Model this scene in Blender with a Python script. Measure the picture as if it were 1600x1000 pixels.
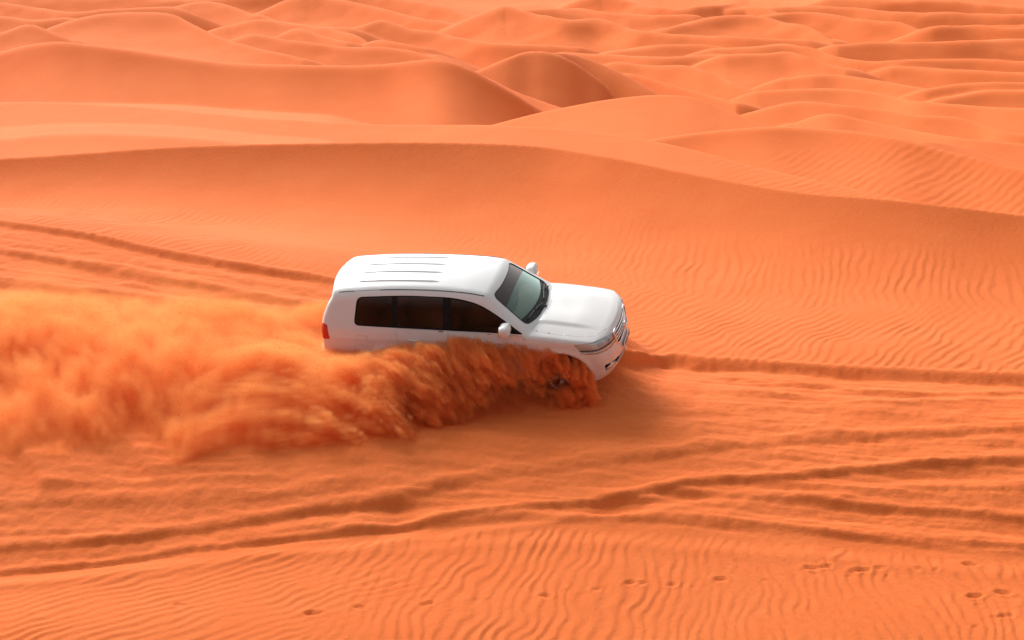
import bpy, bmesh, math, random, time
import numpy as np
from mathutils import Vector, Matrix

T_START = time.time()
random.seed(7)
RNG = np.random.default_rng(11)
scene = bpy.context.scene
COL = scene.collection
for _o in list(bpy.data.objects):
    bpy.data.objects.remove(_o)
R = math.radians

# ------------------------------------------------------------------ camera
CAM_Z = 9.0
PITCH = R(12.5)
LENS = 70.0
cam_data = bpy.data.cameras.new('camera')
cam_data.lens = LENS
cam_data.sensor_width = 36.0
cam_data.clip_start = 0.5
cam_data.clip_end = 6000
camera = bpy.data.objects.new('camera', cam_data)
camera.location = (0, 0, CAM_Z)
camera.rotation_euler = (math.pi / 2 - PITCH, 0, 0)
COL.objects.link(camera)
scene.camera = camera

# ------------------------------------------------------------------ sky, sun, exposure
SUN_ELEV = R(36)
SUN_AZ = R(-30)            # from +Y (straight ahead) towards +X; the sun stands behind the dunes, a little to the left
world = bpy.data.worlds.new('World')
scene.world = world
world.use_nodes = True
wn = world.node_tree.nodes
wl = world.node_tree.links
bg = wn['Background']
sky = wn.new('ShaderNodeTexSky')
sky.sky_type = 'NISHITA'
sky.sun_disc = False
sky.sun_elevation = SUN_ELEV
sky.sun_rotation = SUN_AZ
sky.air_density = 1.0
sky.dust_density = 6.0
sky.ozone_density = 1.0
hs = wn.new('ShaderNodeHueSaturation')
hs.inputs['Saturation'].default_value = 0.08
wl.new(sky.outputs[0], hs.inputs['Color'])
wl.new(hs.outputs[0], bg.inputs['Color'])
bg.inputs['Strength'].default_value = 0.15
sun_data = bpy.data.lights.new('sun', 'SUN')
sun_data.energy = 2.9
sun_data.angle = R(26)
sun_data.color = (1.0, 0.95, 0.88)
sun = bpy.data.objects.new('sun', sun_data)
_d = Vector((math.sin(SUN_AZ) * math.cos(SUN_ELEV), math.cos(SUN_AZ) * math.cos(SUN_ELEV), math.sin(SUN_ELEV)))
sun.rotation_euler = (-_d).to_track_quat('-Z', 'Y').to_euler()
COL.objects.link(sun)
vs = scene.view_settings
scene.display_settings.display_device = 'sRGB'
vs.view_transform = 'Standard'
vs.look = 'None'
vs.exposure = 0.1
vs.gamma = 1.0
vs.use_curve_mapping = False
scene.render.engine = 'CYCLES'
cy = scene.cycles
cy.use_denoising = True
cy.max_bounces = 14
cy.diffuse_bounces = 2
cy.glossy_bounces = 4
cy.transmission_bounces = 6
cy.transparent_max_bounces = 12
cy.volume_bounces = 12
cy.volume_step_rate = 2.0
cy.use_adaptive_sampling = True
cy.adaptive_threshold = 0.014
cy.volume_max_steps = 512

# ------------------------------------------------------------------ helpers
F_PX = LENS / 36.0 * 1600.0
CP, SP = math.cos(PITCH), math.sin(PITCH)

def ray(px, py):
    """world direction of a photograph pixel, scaled to one metre of ground distance ahead (Y = 1)"""
    px = np.asarray(px, float); py = np.asarray(py, float)
    a = (px - 800.0) / F_PX
    b = (500.0 - py) / F_PX
    y = CP + SP * b
    return a / y, (-SP + CP * b) / y

def tag(o, label=None, cat=None, group=None, kind=None):
    if label: o['label'] = label
    if cat: o['category'] = cat
    if group: o['group'] = group
    if kind: o['kind'] = kind
    return o

def mesh_object(name, verts, faces, mat=None, parent=None, smooth=True):
    me = bpy.data.meshes.new(name)
    verts = np.asarray(verts, np.float32).reshape(-1, 3)
    if isinstance(faces, np.ndarray):
        n, k = faces.shape
        me.vertices.add(len(verts))
        me.vertices.foreach_set('co', verts.ravel())
        me.loops.add(n * k)
        me.loops.foreach_set('vertex_index', faces.astype(np.int32).ravel())
        me.polygons.add(n)
        me.polygons.foreach_set('loop_start', np.arange(0, n * k, k, dtype=np.int32))
        me.polygons.foreach_set('loop_total', np.full(n, k, np.int32))
        me.update(calc_edges=True)
    else:
        me.from_pydata([tuple(map(float, v)) for v in verts], [], [tuple(int(i) for i in f) for f in faces])
    me.polygons.foreach_set('use_smooth', np.full(len(me.polygons), smooth))
    me.update()
    o = bpy.data.objects.new(name, me)
    if mat: me.materials.append(mat)
    COL.objects.link(o)
    if parent: o.parent = parent
    return o

def smooth01(t):
    t = np.clip(t, 0, 1)
    return t * t * (3 - 2 * t)

def hermite(xs, ys, x):
    """smooth curve through points, flat extension outside"""
    xs = np.asarray(xs, float); ys = np.asarray(ys, float)
    d = np.diff(ys) / np.diff(xs)
    m = np.empty_like(ys)
    m[1:-1] = (d[:-1] * np.diff(xs)[1:] + d[1:] * np.diff(xs)[:-1]) / (xs[2:] - xs[:-2])
    m[0] = d[0]; m[-1] = d[-1]
    x = np.asarray(x, float)
    i = np.clip(np.searchsorted(xs, x) - 1, 0, len(xs) - 2)
    h = xs[i + 1] - xs[i]
    t = np.clip((x - xs[i]) / h, 0, 1)
    t2, t3 = t * t, t * t * t
    return ((2 * t3 - 3 * t2 + 1) * ys[i] + (t3 - 2 * t2 + t) * h * m[i] + (-2 * t3 + 3 * t2) * ys[i + 1] + (t3 - t2) * h * m[i + 1])

_G2 = RNG.normal(size=(256, 256, 2)).astype(np.float32)
_G2 /= np.linalg.norm(_G2, axis=2, keepdims=True)
def noise2(x, y, seed=0):
    """gradient noise, about -0.7 .. 0.7"""
    x = (np.asarray(x) + seed * 17.31).astype(np.float32); y = (np.asarray(y) + seed * 5.77).astype(np.float32)
    xi = np.floor(x).astype(np.int32); yi = np.floor(y).astype(np.int32)
    xf = x - xi; yf = y - yi
    u = xf * xf * xf * (xf * (6 * xf - 15) + 10); v = yf * yf * yf * (yf * (6 * yf - 15) + 10)
    def g(i, j):
        gr = _G2[(xi + i) & 255, (yi + j) & 255]
        return gr[..., 0] * (xf - i) + gr[..., 1] * (yf - j)
    return (g(0, 0) * (1 - u) + g(1, 0) * u) * (1 - v) + (g(0, 1) * (1 - u) + g(1, 1) * u) * v
def fbm2(x, y, octaves=4, seed=0):
    s = 0; a = 1.0
    for k in range(octaves):
        s = s + a * noise2(x * 2 ** k, y * 2 ** k, seed + k); a *= 0.5
    return s

def new_mat(name):
    m = bpy.data.materials.new(name)
    m.use_nodes = True
    return m, m.node_tree.nodes, m.node_tree.links, m.node_tree.nodes['Principled BSDF']

def plain_mat(name, color, rough=0.5, metal=0.0, coat=0.0, spec=0.5, bump=0.0, bump_scale=60.0, vary=0.0):
    m, n, l, p = new_mat(name)
    p.inputs['Base Color'].default_value = (*color, 1)
    p.inputs['Roughness'].default_value = rough
    p.inputs['Metallic'].default_value = metal
    p.inputs['Coat Weight'].default_value = coat
    p.inputs['Coat Roughness'].default_value = 0.05
    p.inputs['Specular IOR Level'].default_value = spec
    tc = n.new('ShaderNodeTexCoord')
    nz = n.new('ShaderNodeTexNoise')
    nz.inputs['Scale'].default_value = bump_scale
    nz.inputs['Detail'].default_value = 3
    l.new(tc.outputs['Object'], nz.inputs['Vector'])
    if vary:
        mx = n.new('ShaderNodeMix'); mx.data_type = 'RGBA'
        mx.inputs[6].default_value = (*[c * (1 - vary) for c in color], 1)
        mx.inputs[7].default_value = (*[min(1, c * (1 + vary)) for c in color], 1)
        l.new(nz.outputs[0], mx.inputs[0])
        l.new(mx.outputs[2], p.inputs['Base Color'])
    if bump:
        b = n.new('ShaderNodeBump')
        b.inputs['Strength'].default_value = bump
        b.inputs['Distance'].default_value = 0.002
        l.new(nz.outputs[0], b.inputs['Height'])
        l.new(b.outputs[0], p.inputs['Normal'])
    return m
# ------------------------------------------------------------------ terrain
def line_world(pts):
    """feature line given as (pixel x, pixel y, metres ahead) -> azimuth, metres ahead, height; sorted by azimuth"""
    p = np.array(pts, float)
    ax, az = ray(p[:, 0], p[:, 1])
    i = np.argsort(ax)
    return ax[i], p[i, 2], CAM_Z + az[i] * p[i, 2]

# near slope: the sand from the camera's foot up to the crest behind the car
NEAR = [
    [(-500, 1500, 19), (800, 1500, 19), (2100, 1500, 19)],
    [(-500, 1000, 24.4), (0, 1000, 24.4), (800, 1000, 24.5), (1600, 1000, 24.5), (2100, 1000, 24.5)],
    [(-500, 930, 25.8), (0, 900, 26.2), (400, 862, 26.8), (800, 828, 27.3), (1100, 835, 27.2), (1300, 850, 27.0), (1600, 875, 26.7), (2100, 900, 26.4)],
    [(-500, 690, 29.6), (0, 690, 29.5), (400, 715, 29.1), (650, 690, 29.5), (900, 630, 31.0), (1200, 640, 30.8), (1600, 650, 30.5), (2100, 650, 30.5)],
    [(-500, 300, 41), (0, 347, 39), (250, 391, 37.3), (530, 441, 36), (740, 497, 35), (980, 553, 34), (1250, 571, 33.4), (1600, 586, 33), (2100, 590, 32.7)],
    [(-500, 262, 50), (0, 247, 49), (270, 229, 48.5), (560, 222, 48), (740, 223, 47.6), (850, 229, 47), (950, 245, 45.7), (1100, 275, 43.8), (1250, 300, 42.2), (1400, 313, 41.2), (1600, 336, 40.2), (2100, 380, 38.7)],
]
NEAR_W = [line_world(l) for l in NEAR]

# dunes beyond: crest line, near slope at the crest and further down with its length, far slope
# (points, s_top, s_low, fade, s_back)
D = []
def dune(pts, s_top=0.45, s_low=0.2, fade=4.0, s_back=0.25, soft=0.0):
    if pts[len(pts) // 2][2] > 130:
        s_top *= 1.42; s_low *= 0.8; fade *= 0.6; s_back *= 0.62; soft *= 0.5
    s_top = min(s_top, 0.58)
    D.append((line_world(pts), s_top, s_low, fade, s_back, soft))
# light apron between the near crest and the second dune on the left
dune([(-400, 175, 70), (0, 157, 70), (100, 158, 69), (250, 166, 68), (400, 181, 66), (600, 192, 64), (800, 194, 62), (1000, 214, 60), (1200, 262, 57), (1500, 330, 52)], 0.10, 0.09, 4, 0.32, 1.5)
dune([(-300, 225, 56), (0, 217, 56), (120, 209, 56), (260, 213, 55.5), (400, 226, 55), (500, 236, 54)], 0.16, 0.10, 2.5, 0.09, 1.2)
# second crest, right
dune([(850, 262, 64), (920, 236, 63), (1000, 219, 63), (1100, 204, 63), (1200, 196, 62.5), (1290, 199, 62), (1390, 211, 60.5), (1490, 236, 59), (1600, 263, 57), (1800, 300, 55), (2100, 340, 53)], 0.50, 0.16, 2.6, 0.30, 0.35)
dune([(1380, 244, 66), (1430, 221, 67), (1500, 228, 67), (1560, 246, 66), (1650, 275, 64)], 0.12, 0.10, 3, 0.3, 0.3)
# pyramid dune in the middle
dune([(700, 212, 84), (800, 184, 84), (880, 166, 84), (960, 152, 84), (1030, 146, 84), (1080, 149, 83.5), (1140, 170, 82), (1200, 194, 80), (1280, 225, 78)], 0.20, 0.13, 5, 0.4, 0.5)
# second dune, left, long crest with shaded brow
dune([(-400, 110, 112), (-100, 90, 110), (0, 78, 108), (40, 68, 107), (80, 63, 106), (140, 66, 105), (250, 81, 103), (350, 93, 101), (450, 97.5, 99), (560, 98, 98), (610, 95.5, 97.4), (650, 90.5, 96.6), (675, 88.3, 96.2), (700, 91.5, 95.9), (730, 102, 95.7), (765, 120, 95.6), (800, 140, 95.6), (840, 165, 95.6), (900, 200, 95.6)], 0.62, 0.16, 3.6, 0.35, 0.5)
# tall peak with the steep dark face
dune([(700, 128, 118), (745, 108, 120), (790, 89, 122), (825, 78.5, 124), (850, 79, 124.5), (885, 90, 125), (920, 112, 125.5), (945, 132, 125.5), (962, 152, 125.5), (1000, 190, 125.5)], 0.38, 0.33, 6, 0.28, 0.25)
dune([(620, 122, 114), (700, 106, 113), (740, 111, 112), (770, 122, 111), (800, 137, 110), (850, 157, 109), (885, 170, 108), (930, 195, 107)], 0.16, 0.12, 4, 0.5, 0.3)
dune([(840, 80, 126), (900, 86, 130), (960, 108, 130), (1020, 140, 128), (1060, 165, 126)], 0.10, 0.70, 2.5, 0.3, 0.4)
dune([(955, 128, 140), (970, 118, 140), (1000, 120, 139), (1040, 131, 137), (1090, 145, 134), (1150, 160, 130)], 0.5, 0.25, 4, 0.25, 0.3)
dune([(920, 108, 158), (960, 98, 158), (1000, 103, 157), (1030, 105, 156), (1065, 105, 155), (1095, 112, 153), (1130, 126, 150), (1170, 140, 146), (1220, 156, 142)], 0.36, 0.2, 5, 0.25, 0.4)
dune([(1130, 185, 100), (1180, 171, 100), (1215, 162, 100), (1250, 157, 100), (1310, 161, 99), (1370, 168, 98), (1430, 178, 96), (1500, 182, 95), (1530, 190, 94), (1570, 203, 92), (1640, 210, 91), (1800, 225, 90)], 0.34, 0.2, 5, 0.3, 0.3)
dune([(1240, 190, 96), (1290, 176, 96), (1350, 186, 95), (1420, 200, 93), (1500, 214, 90), (1600, 222, 89), (1800, 235, 88)], 0.22, 0.16, 4, 0.3, 0.5)
# hump, upper left
dune([(40, 62, 150), (90, 40, 152), (130, 28, 153), (180, 20.5, 154), (225, 20, 154), (265, 25, 153), (300, 38, 150), (345, 55, 146), (400, 73, 142), (470, 93, 138)], 0.26, 0.12, 5, 0.3, 0.6)
dune([(-200, 60, 140), (0, 52, 140), (50, 40, 141), (80, 50, 140), (110, 62, 139)], 0.3, 0.16, 4, 0.3, 0.4)
# middle distance, right
dune([(1120, 75, 190), (1190, 70, 190), (1230, 68, 190), (1270, 76, 188), (1310, 91, 184), (1360, 100, 181), (1410, 98, 180), (1470, 96, 180), (1530, 95, 180), (1600, 97, 179), (1800, 100, 178)], 0.42, 0.15, 5, 0.22, 0.6)
dune([(1400, 104, 172), (1450, 107, 171), (1500, 113, 169), (1550, 116, 168), (1640, 117, 167), (1800, 120, 166)], 0.42, 0.15, 4, 0.2, 0.5)
dune([(1140, 88, 176), (1200, 86, 176), (1237, 83, 176), (1270, 94, 173), (1320, 106, 170)], 0.3, 0.15, 4, 0.22, 0.5)
dune([(1230, 124, 150), (1270, 119, 150), (1310, 120, 150), (1350, 126, 148), (1400, 133, 145), (1460, 142, 142)], 0.32, 0.15, 4, 0.2, 0.5)
dune([(1190, 142, 134), (1250, 138, 134), (1320, 137, 134), (1380, 146, 132), (1440, 157, 128), (1520, 163, 126), (1600, 167, 124), (1800, 175, 122)], 0.34, 0.17, 4, 0.25, 0.4)
dune([(1450, 140, 136), (1500, 133, 137), (1560, 131, 137), (1620, 132, 137), (1800, 135, 136)], 0.34, 0.15, 4, 0.2, 0.4)
dune([(1480, 152, 130), (1540, 142, 131), (1600, 141, 131), (1800, 143, 131)], 0.38, 0.15, 4, 0.2, 0.4)
# far field, centre and left
dune([(360, 40, 215), (400, 30, 215), (440, 34, 214), (500, 43, 210), (560, 60, 203), (590, 74, 198), (620, 82, 195), (680, 88, 190)], 0.32, 0.14, 5, 0.25, 0.6)
dune([(430, 60, 190), (465, 47, 191), (500, 57, 189), (540, 68, 186)], 0.3, 0.15, 4, 0.25, 0.6)
dune([(560, 72, 196), (590, 62, 197), (620, 70, 195), (660, 78, 193)], 0.34, 0.15, 4, 0.25, 0.5)
dune([(400, 55, 172), (450, 65, 170), (520, 75, 168), (600, 76, 167), (640, 80, 166), (680, 89, 164)], 0.34, 0.16, 4, 0.25, 0.5)
dune([(560, 42, 232), (600, 34, 233), (640, 47, 230), (690, 53, 227), (720, 60, 224), (760, 69, 220), (830, 72, 218), (900, 76, 216)], 0.40, 0.14, 5, 0.25, 0.6)
dune([(480, -4, 290), (560, 8, 284), (620, 22, 276), (680, 36, 268), (740, 42, 264), (800, 44, 262), (880, 44, 262)], 0.36, 0.13, 5, 0.22, 0.8)
dune([(560, -6, 320), (640, 3, 314), (700, 14, 306), (760, 28, 296), (820, 40, 288)], 0.36, 0.13, 5, 0.22, 0.8)
dune([(250, 16, 240), (320, 3, 244), (400, 25, 236), (460, 40, 228), (540, 45, 225)], 0.32, 0.13, 5, 0.22, 0.8)
dune([(-300, 10, 230), (0, 4, 232), (60, 12, 228), (110, 20, 224), (180, 15, 226), (260, 11, 228)], 0.34, 0.14, 5, 0.25, 0.7)
dune([(-300, 32, 178), (0, 27, 178), (60, 32, 176), (110, 28, 177), (170, 40, 174)], 0.42, 0.16, 4, 0.25, 0.5)
dune([(780, 26, 290), (860, 13, 294), (920, 14, 294), (960, 22, 290), (1010, 25, 288), (1080, 28, 286)], 0.36, 0.13, 5, 0.22, 0.8)
dune([(790, 12, 262), (830, 22, 258), (880, 33, 252), (940, 33, 252), (990, 45, 246), (1080, 52, 242), (1160, 57, 239), (1260, 60, 238)], 0.38, 0.13, 5, 0.22, 0.7)
dune([(940, -8, 330), (1000, 8, 322), (1060, 17, 315), (1110, 10, 318), (1150, 3, 322), (1180, 12, 317), (1230, 25, 308)], 0.38, 0.13, 5, 0.22, 0.8)
dune([(1040, 44, 266), (1100, 31, 270), (1160, 26, 272), (1210, 30, 270), (1250, 40, 265), (1300, 60, 255)], 0.34, 0.13, 5, 0.22, 0.7)
dune([(960, 78, 196), (1040, 72, 198), (1080, 72, 198), (1140, 77, 196), (1200, 86, 192)], 0.32, 0.13, 4, 0.22, 0.6)
dune([(880, 84, 186), (960, 88, 185), (1040, 92, 183), (1120, 88, 184), (1200, 94, 182)], 0.34, 0.13, 4, 0.22, 0.6)
dune([(1200, 26, 292), (1240, 22, 294), (1290, 24, 292), (1350, 34, 286), (1410, 40, 282), (1440, 48, 278), (1500, 44, 280), (1600, 42, 281), (1800, 40, 282)], 0.44, 0.13, 5, 0.2, 0.7)
dune([(1150, 14, 318), (1250, 10, 320), (1330, 14, 318), (1430, 22, 313), (1500, 23, 312), (1600, 25, 311), (1800, 25, 311)], 0.42, 0.13, 5, 0.2, 0.8)
dune([(1300, -2, 350), (1450, 2, 348), (1550, 8, 344), (1650, 12, 342), (1900, 10, 342)], 0.42, 0.13, 5, 0.2, 0.8)
dune([(1460, 45, 262), (1520, 40, 264), (1580, 46, 262), (1650, 42, 262), (1900, 45, 262)], 0.40, 0.13, 5, 0.2, 0.6)
dune([(1310, 70, 222), (1400, 66, 224), (1500, 64, 225), (1570, 60, 227), (1700, 60, 227), (1900, 62, 227)], 0.40, 0.13, 5, 0.2, 0.6)
dune([(620, -12, 380), (760, 0, 370), (900, -4, 372), (1050, -10, 380), (1300, -14, 385)], 0.34, 0.13, 6, 0.2, 1.0)
dune([(-300, -4, 330), (100, -8, 330), (300, -4, 326), (500, -10, 335)], 0.34, 0.13, 6, 0.2, 1.0)

dune([(-500, -36, 430), (100, -28, 430), (500, -34, 430), (900, -27, 430), (1300, -35, 430), (1900, -28, 430)], 0.3, 0.30, 6, 0.2, 1.0)
def plain_height(y):
    return np.interp(y, [0, 44, 60, 85, 130, 180, 250, 340, 700, 4000], [-3, -3, -3.2, -4.2, -7.0, -9.5, -13.2, -16.5, -26, -30])

def smax(a, b, k):
    h = np.clip(0.5 + 0.5 * (a - b) / k, 0, 1)
    return b + (a - b) * h + k * h * (1 - h)

def near_height(a, y):
    """a: azimuths (n,), y: rows (m,) -> (m, n)"""
    ky = np.array([hermite(l[0], l[1], a) for l in NEAR_W])       # (k, n)
    kz = np.array([hermite(l[0], l[2], a) for l in NEAR_W])
    m = np.zeros_like(kz)
    s = np.diff(kz, axis=0) / np.diff(ky, axis=0)
    m[1:-1] = (s[:-1] + s[1:]) / 2
    m[0] = s[0]
    m[4] = 0.13
    m[-1] = 0.62
    Y = y[:, None] + 0 * a[None, :]
    out = np.empty_like(Y)
    out[:] = kz[0] + (Y - ky[0]) * m[0]
    for k in range(len(NEAR_W) - 1):
        h = ky[k + 1] - ky[k]
        t = np.clip((Y - ky[k]) / h, 0, 1)
        t2, t3 = t * t, t ** 3
        v = (2 * t3 - 3 * t2 + 1) * kz[k] + (t3 - 2 * t2 + t) * h * m[k] + (-2 * t3 + 3 * t2) * kz[k + 1] + (t3 - t2) * h * m[k + 1]
        out = np.where(Y >= ky[k], v, out)
    d = Y - ky[-1]
    back = kz[-1] - 0.16 * d - 0.10 * np.maximum(d - 2, 0)
    return np.where(d > 0, back, out), ky, kz

# fan of columns and rows: fine where the picture looks closely
cols = np.concatenate([np.linspace(-0.9, -0.295, 45)[:-1], np.linspace(-0.295, 0.295, 690), np.linspace(0.295, 0.9, 45)[1:]])
rows = [6.0]
while rows[-1] < 4000:
    yv = rows[-1]
    f = 0.010 if yv < 22 else 0.00155 if yv < 50 else 0.0024 if yv < 90 else 0.0034 if yv < 360 else 0.06
    rows.append(yv * (1 + f))
rows = np.array(rows)
AZ, YY = np.meshgrid(cols, rows)
XX = AZ * YY
near, KY, KZ = near_height(cols, rows)

wob = fbm2(XX * 0.03, YY * 0.06, 3, 3)
plain = plain_height(YY) + wob * 0.7
far = plain.copy()
for (la, ly, lz), s_top, s_low, fade, s_back, soft in D:
    lo, hi = la[0], la[-1]
    ac = np.clip(cols, lo, hi)
    yc = hermite(la, ly, ac)
    zc = hermite(la, lz, ac)
    over = np.maximum(lo - cols, 0) + np.maximum(cols - hi, 0)
    zc = zc - 0.5 * yc * over ** 2 / (over + 0.012)
    n = noise2(cols * 30, 0 * cols, 5) * yc * 0.0025
    d = (yc + n)[None, :] - YY
    sc = (yc / 100.0)[None, :]
    fd = fade * np.maximum(sc, 0.5)
    drop_n = s_low * d + (s_top - s_low) * fd * (1 - np.exp(-np.maximum(d, 0) / fd))
    drop_f = -d * s_back
    drop_n = np.where(d > 0, drop_n, s_top * d)
    z = zc[None, :] - smax(drop_n, drop_f, (0.0042 + 0.003 * soft) * YY * (s_top + s_back))
    far = np.maximum(far, z) if soft < 1.0 else smax(far, z, 0.12 * np.maximum(sc, 0.5))
# low sharp-crested waves all over the far field
_f = YY > 118
_xf, _yf = XX[_f], YY[_f]
_w = 7.0 * noise2(_xf * 0.02, _yf * 0.03, 70) + 2.0 * noise2(_xf * 0.07, _yf * 0.08, 71)
_n = noise2(_xf * 0.016, (_yf + _w) * 0.075, 72)
_n2 = noise2(_xf * 0.03, (_yf + _w) * 0.16, 73)
far[_f] += smooth01((_yf - 118) / 40) * (0.8 * (0.35 - np.sqrt(_n * _n + 0.0004)) + 0.3 * (0.3 - np.sqrt(_n2 * _n2 + 0.0008))) * np.clip(_yf / 220, 0.5, 1.4)
ZZ = np.where(YY <= KY[-1][None, :], near, np.maximum(near, np.where(YY > KY[-1][None, :] + 1.0, far, -50)))
# slow swelling of the near slope
ZZ += 0.05 * fbm2(XX * 0.22, YY * 0.22, 3, 9) * smooth01((KY[-1][None, :] + 4 - YY) / 8)

def ground_z(x, y):
    """height of the finished near slope (bilinear on the fan)"""
    x = np.asarray(x, float); y = np.asarray(y, float)
    a = x / y
    ci = np.clip(np.searchsorted(cols, a) - 1, 0, len(cols) - 2)
    ri = np.clip(np.searchsorted(rows, y) - 1, 0, len(rows) - 2)
    u = np.clip((a - cols[ci]) / (cols[ci + 1] - cols[ci]), 0, 1)
    v = np.clip((y - rows[ri]) / (rows[ri + 1] - rows[ri]), 0, 1)
    return (ZZ[ri, ci] * (1 - u) + ZZ[ri, ci + 1] * u) * (1 - v) + (ZZ[ri + 1, ci] * (1 - u) + ZZ[ri + 1, ci + 1] * u) * v

def pixel_to_ground(px, py, y0=20.0, y1=48.0):
    ax, az = ray(px, py)
    ys = np.arange(y0, y1, 0.02)
    g = ground_z(ax * ys, ys)
    r = CAM_Z + az * ys
    i = int(np.argmax(g > r))
    return ax * ys[i], ys[i]
# ------------------------------------------------------------------ car pose (x forward from the front axle, y left, z up)
CAR_ROT = Matrix.Rotation(-0.23367609, 4, 'Z') @ Matrix.Rotation(-0.02652807, 4, 'Y') @ Matrix.Rotation(0.2858199, 4, 'X')
CAR_LOC = Vector((1.0694171, 32.1834454, CAM_Z - 7.9868235))
CAR_M = Matrix.Translation(CAR_LOC) @ CAR_ROT
_ci = np.array(CAR_M.inverted())
_cm = np.array(CAR_M)
def to_car(x, y, z):
    return (_ci[0, 0] * x + _ci[0, 1] * y + _ci[0, 2] * z + _ci[0, 3],
            _ci[1, 0] * x + _ci[1, 1] * y + _ci[1, 2] * z + _ci[1, 3],
            _ci[2, 0] * x + _ci[2, 1] * y + _ci[2, 2] * z + _ci[2, 3])

# work only on the near slope
NR = int(np.searchsorted(rows, 52.0))
X_, Y_, Z_ = XX[:NR], YY[:NR], ZZ[:NR].copy()
# bed of the car: the slope follows the plane of the wheels, sunk a little
nx, ny, nz = CAR_ROT @ Vector((0, 0, 1))
plane = CAR_LOC.z - (nx * (X_ - CAR_LOC.x) + ny * (Y_ - CAR_LOC.y)) / nz
cx, cyy, _ = to_car(X_, Y_, plane)
ex = np.maximum(np.maximum((cx - 0.2) * 1.7, -3.6 - cx), 0)
ey = np.maximum(np.abs(cyy) - 0.9, 0)
wcar = smooth01(1 - np.hypot(ex, ey) / 2.1)
for _n, _q in (('fr', (0, -.82)), ('fl', (0, .82)), ('rr', (-2.85, -.82)), ('rl', (-2.85, .82)), ('nose', (1.2, 0))):
    _w = CAR_M @ Vector((_q[0], _q[1], 0)); print(_n, round(_w.z, 2), 'ground', round(float(ground_z(_w.x, _w.y)), 2))
Z_ = Z_ * (1 - wcar) + (plane + 0.10) * wcar
ZZ[:NR] = Z_

# wheel ruts, scarps and berms: pixel polylines laid on the slope
def rut_line(pix):
    w = np.array([pixel_to_ground(px, py) for px, py in pix])
    a = w[:, 0] / w[:, 1]
    i = np.argsort(a)
    return a[i], w[i, 1]
BASE = Z_.copy()
def rut(pix, width, depth, berm=0.04, wall=0.35, fade_l=0.02, fade_r=0.02, seed=0):
    """trench with a steep far wall that faces the camera and a gentle near wall"""
    global Z_
    la, ly = rut_line(pix)
    ac = np.clip(cols, la[0], la[-1])
    yr = hermite(la, ly, ac)
    end = smooth01((cols - la[0] + fade_l) / (fade_l + 1e-6) if fade_l else (cols >= la[0]) * 1.0) * smooth01((la[-1] + fade_r - cols) / (fade_r + 1e-6) if fade_r else (cols <= la[-1]) * 1.0)
    xr = cols * yr
    wv = 1.25 * width * (1 + 0.25 * noise2(xr * 0.9, 0 * xr, seed + 31))
    dv = 0.30 * depth * (1 + 0.7 * noise2(xr * 0.7, 0 * xr, seed + 41)) * end
    jit = (0.03 * noise2(xr * 1.0, 0 * xr, seed + 51) + 0.025 * noise2(xr * 5, 0 * xr, seed + 52))
    d = (Y_ - (yr + jit)[None, :]) / wv[None, :]
    tr = smooth01((d + 1.7) / 1.3) * (1 - smooth01((d - 0.4) / wall))
    bm = np.exp(-((d - 0.4 - wall - 0.28) / 0.34) ** 2) + 0.6 * np.exp(-((d + 1.9) / 0.5) ** 2)
    Z_ = Z_ - dv[None, :] * tr + (0.4 * berm * end)[None, :] * bm
def scarp(pix, depth, run, reach, fade_l=0.02, fade_r=0.02, seed=0, lip=0.03):
    """step down towards the camera along a line, levelling out again below"""
    global Z_
    la, ly = rut_line(pix)
    ac = np.clip(cols, la[0], la[-1])
    yr = hermite(la, ly, ac)
    end = smooth01((cols - la[0] + fade_l) / fade_l) * smooth01((la[-1] + fade_r - cols) / fade_r)
    xr = cols * yr
    jit = 0.05 * noise2(xr * 1.1, 0 * xr, seed + 61) + 0.03 * noise2(xr * 3.7, 0 * xr, seed + 62) + 0.015 * noise2(xr * 9.0, 0 * xr, seed + 63)
    d = (yr + jit)[None, :] - Y_
    dv = depth * (1 + 0.3 * noise2(xr * 0.5, 0 * xr, seed + 71)) * end
    Z_ = Z_ - dv[None, :] * smooth01(d / run) * np.exp(-np.maximum(d - run, 0) / reach) + (lip * end)[None, :] * np.exp(-((d + 0.06) / 0.10) ** 2)

# upper edge of the churned track, left and right of the car
scarp([(-300, 303), (0, 347), (120, 364), (250, 391), (400, 417), (530, 441), (620, 470)], 0.07, 0.22, 0.8, 0.02, 0.02, 1)
scarp([(800, 540), (940, 551), (985, 554), (1040, 558), (1100, 561), (1250, 571), (1400, 579), (1600, 586), (1900, 592)], 0.11, 0.30, 0.7, 0.03, 0.02, 2)
# left, above the dust
rut([(-300, 372), (0, 402), (130, 424), (280, 450), (420, 478), (520, 492)], 0.34, 0.15, 0.07, 0.5, 0.02, 0.02, 3)
rut([(-300, 430), (0, 452), (150, 466), (300, 478), (420, 492), (520, 506)], 0.30, 0.13, 0.05, 0.5, 0.02, 0.02, 4)
rut([(-300, 395), (0, 425), (180, 446), (330, 468)], 0.16, 0.06, 0.03, 0.5, 0.02, 0.04, 5)
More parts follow.
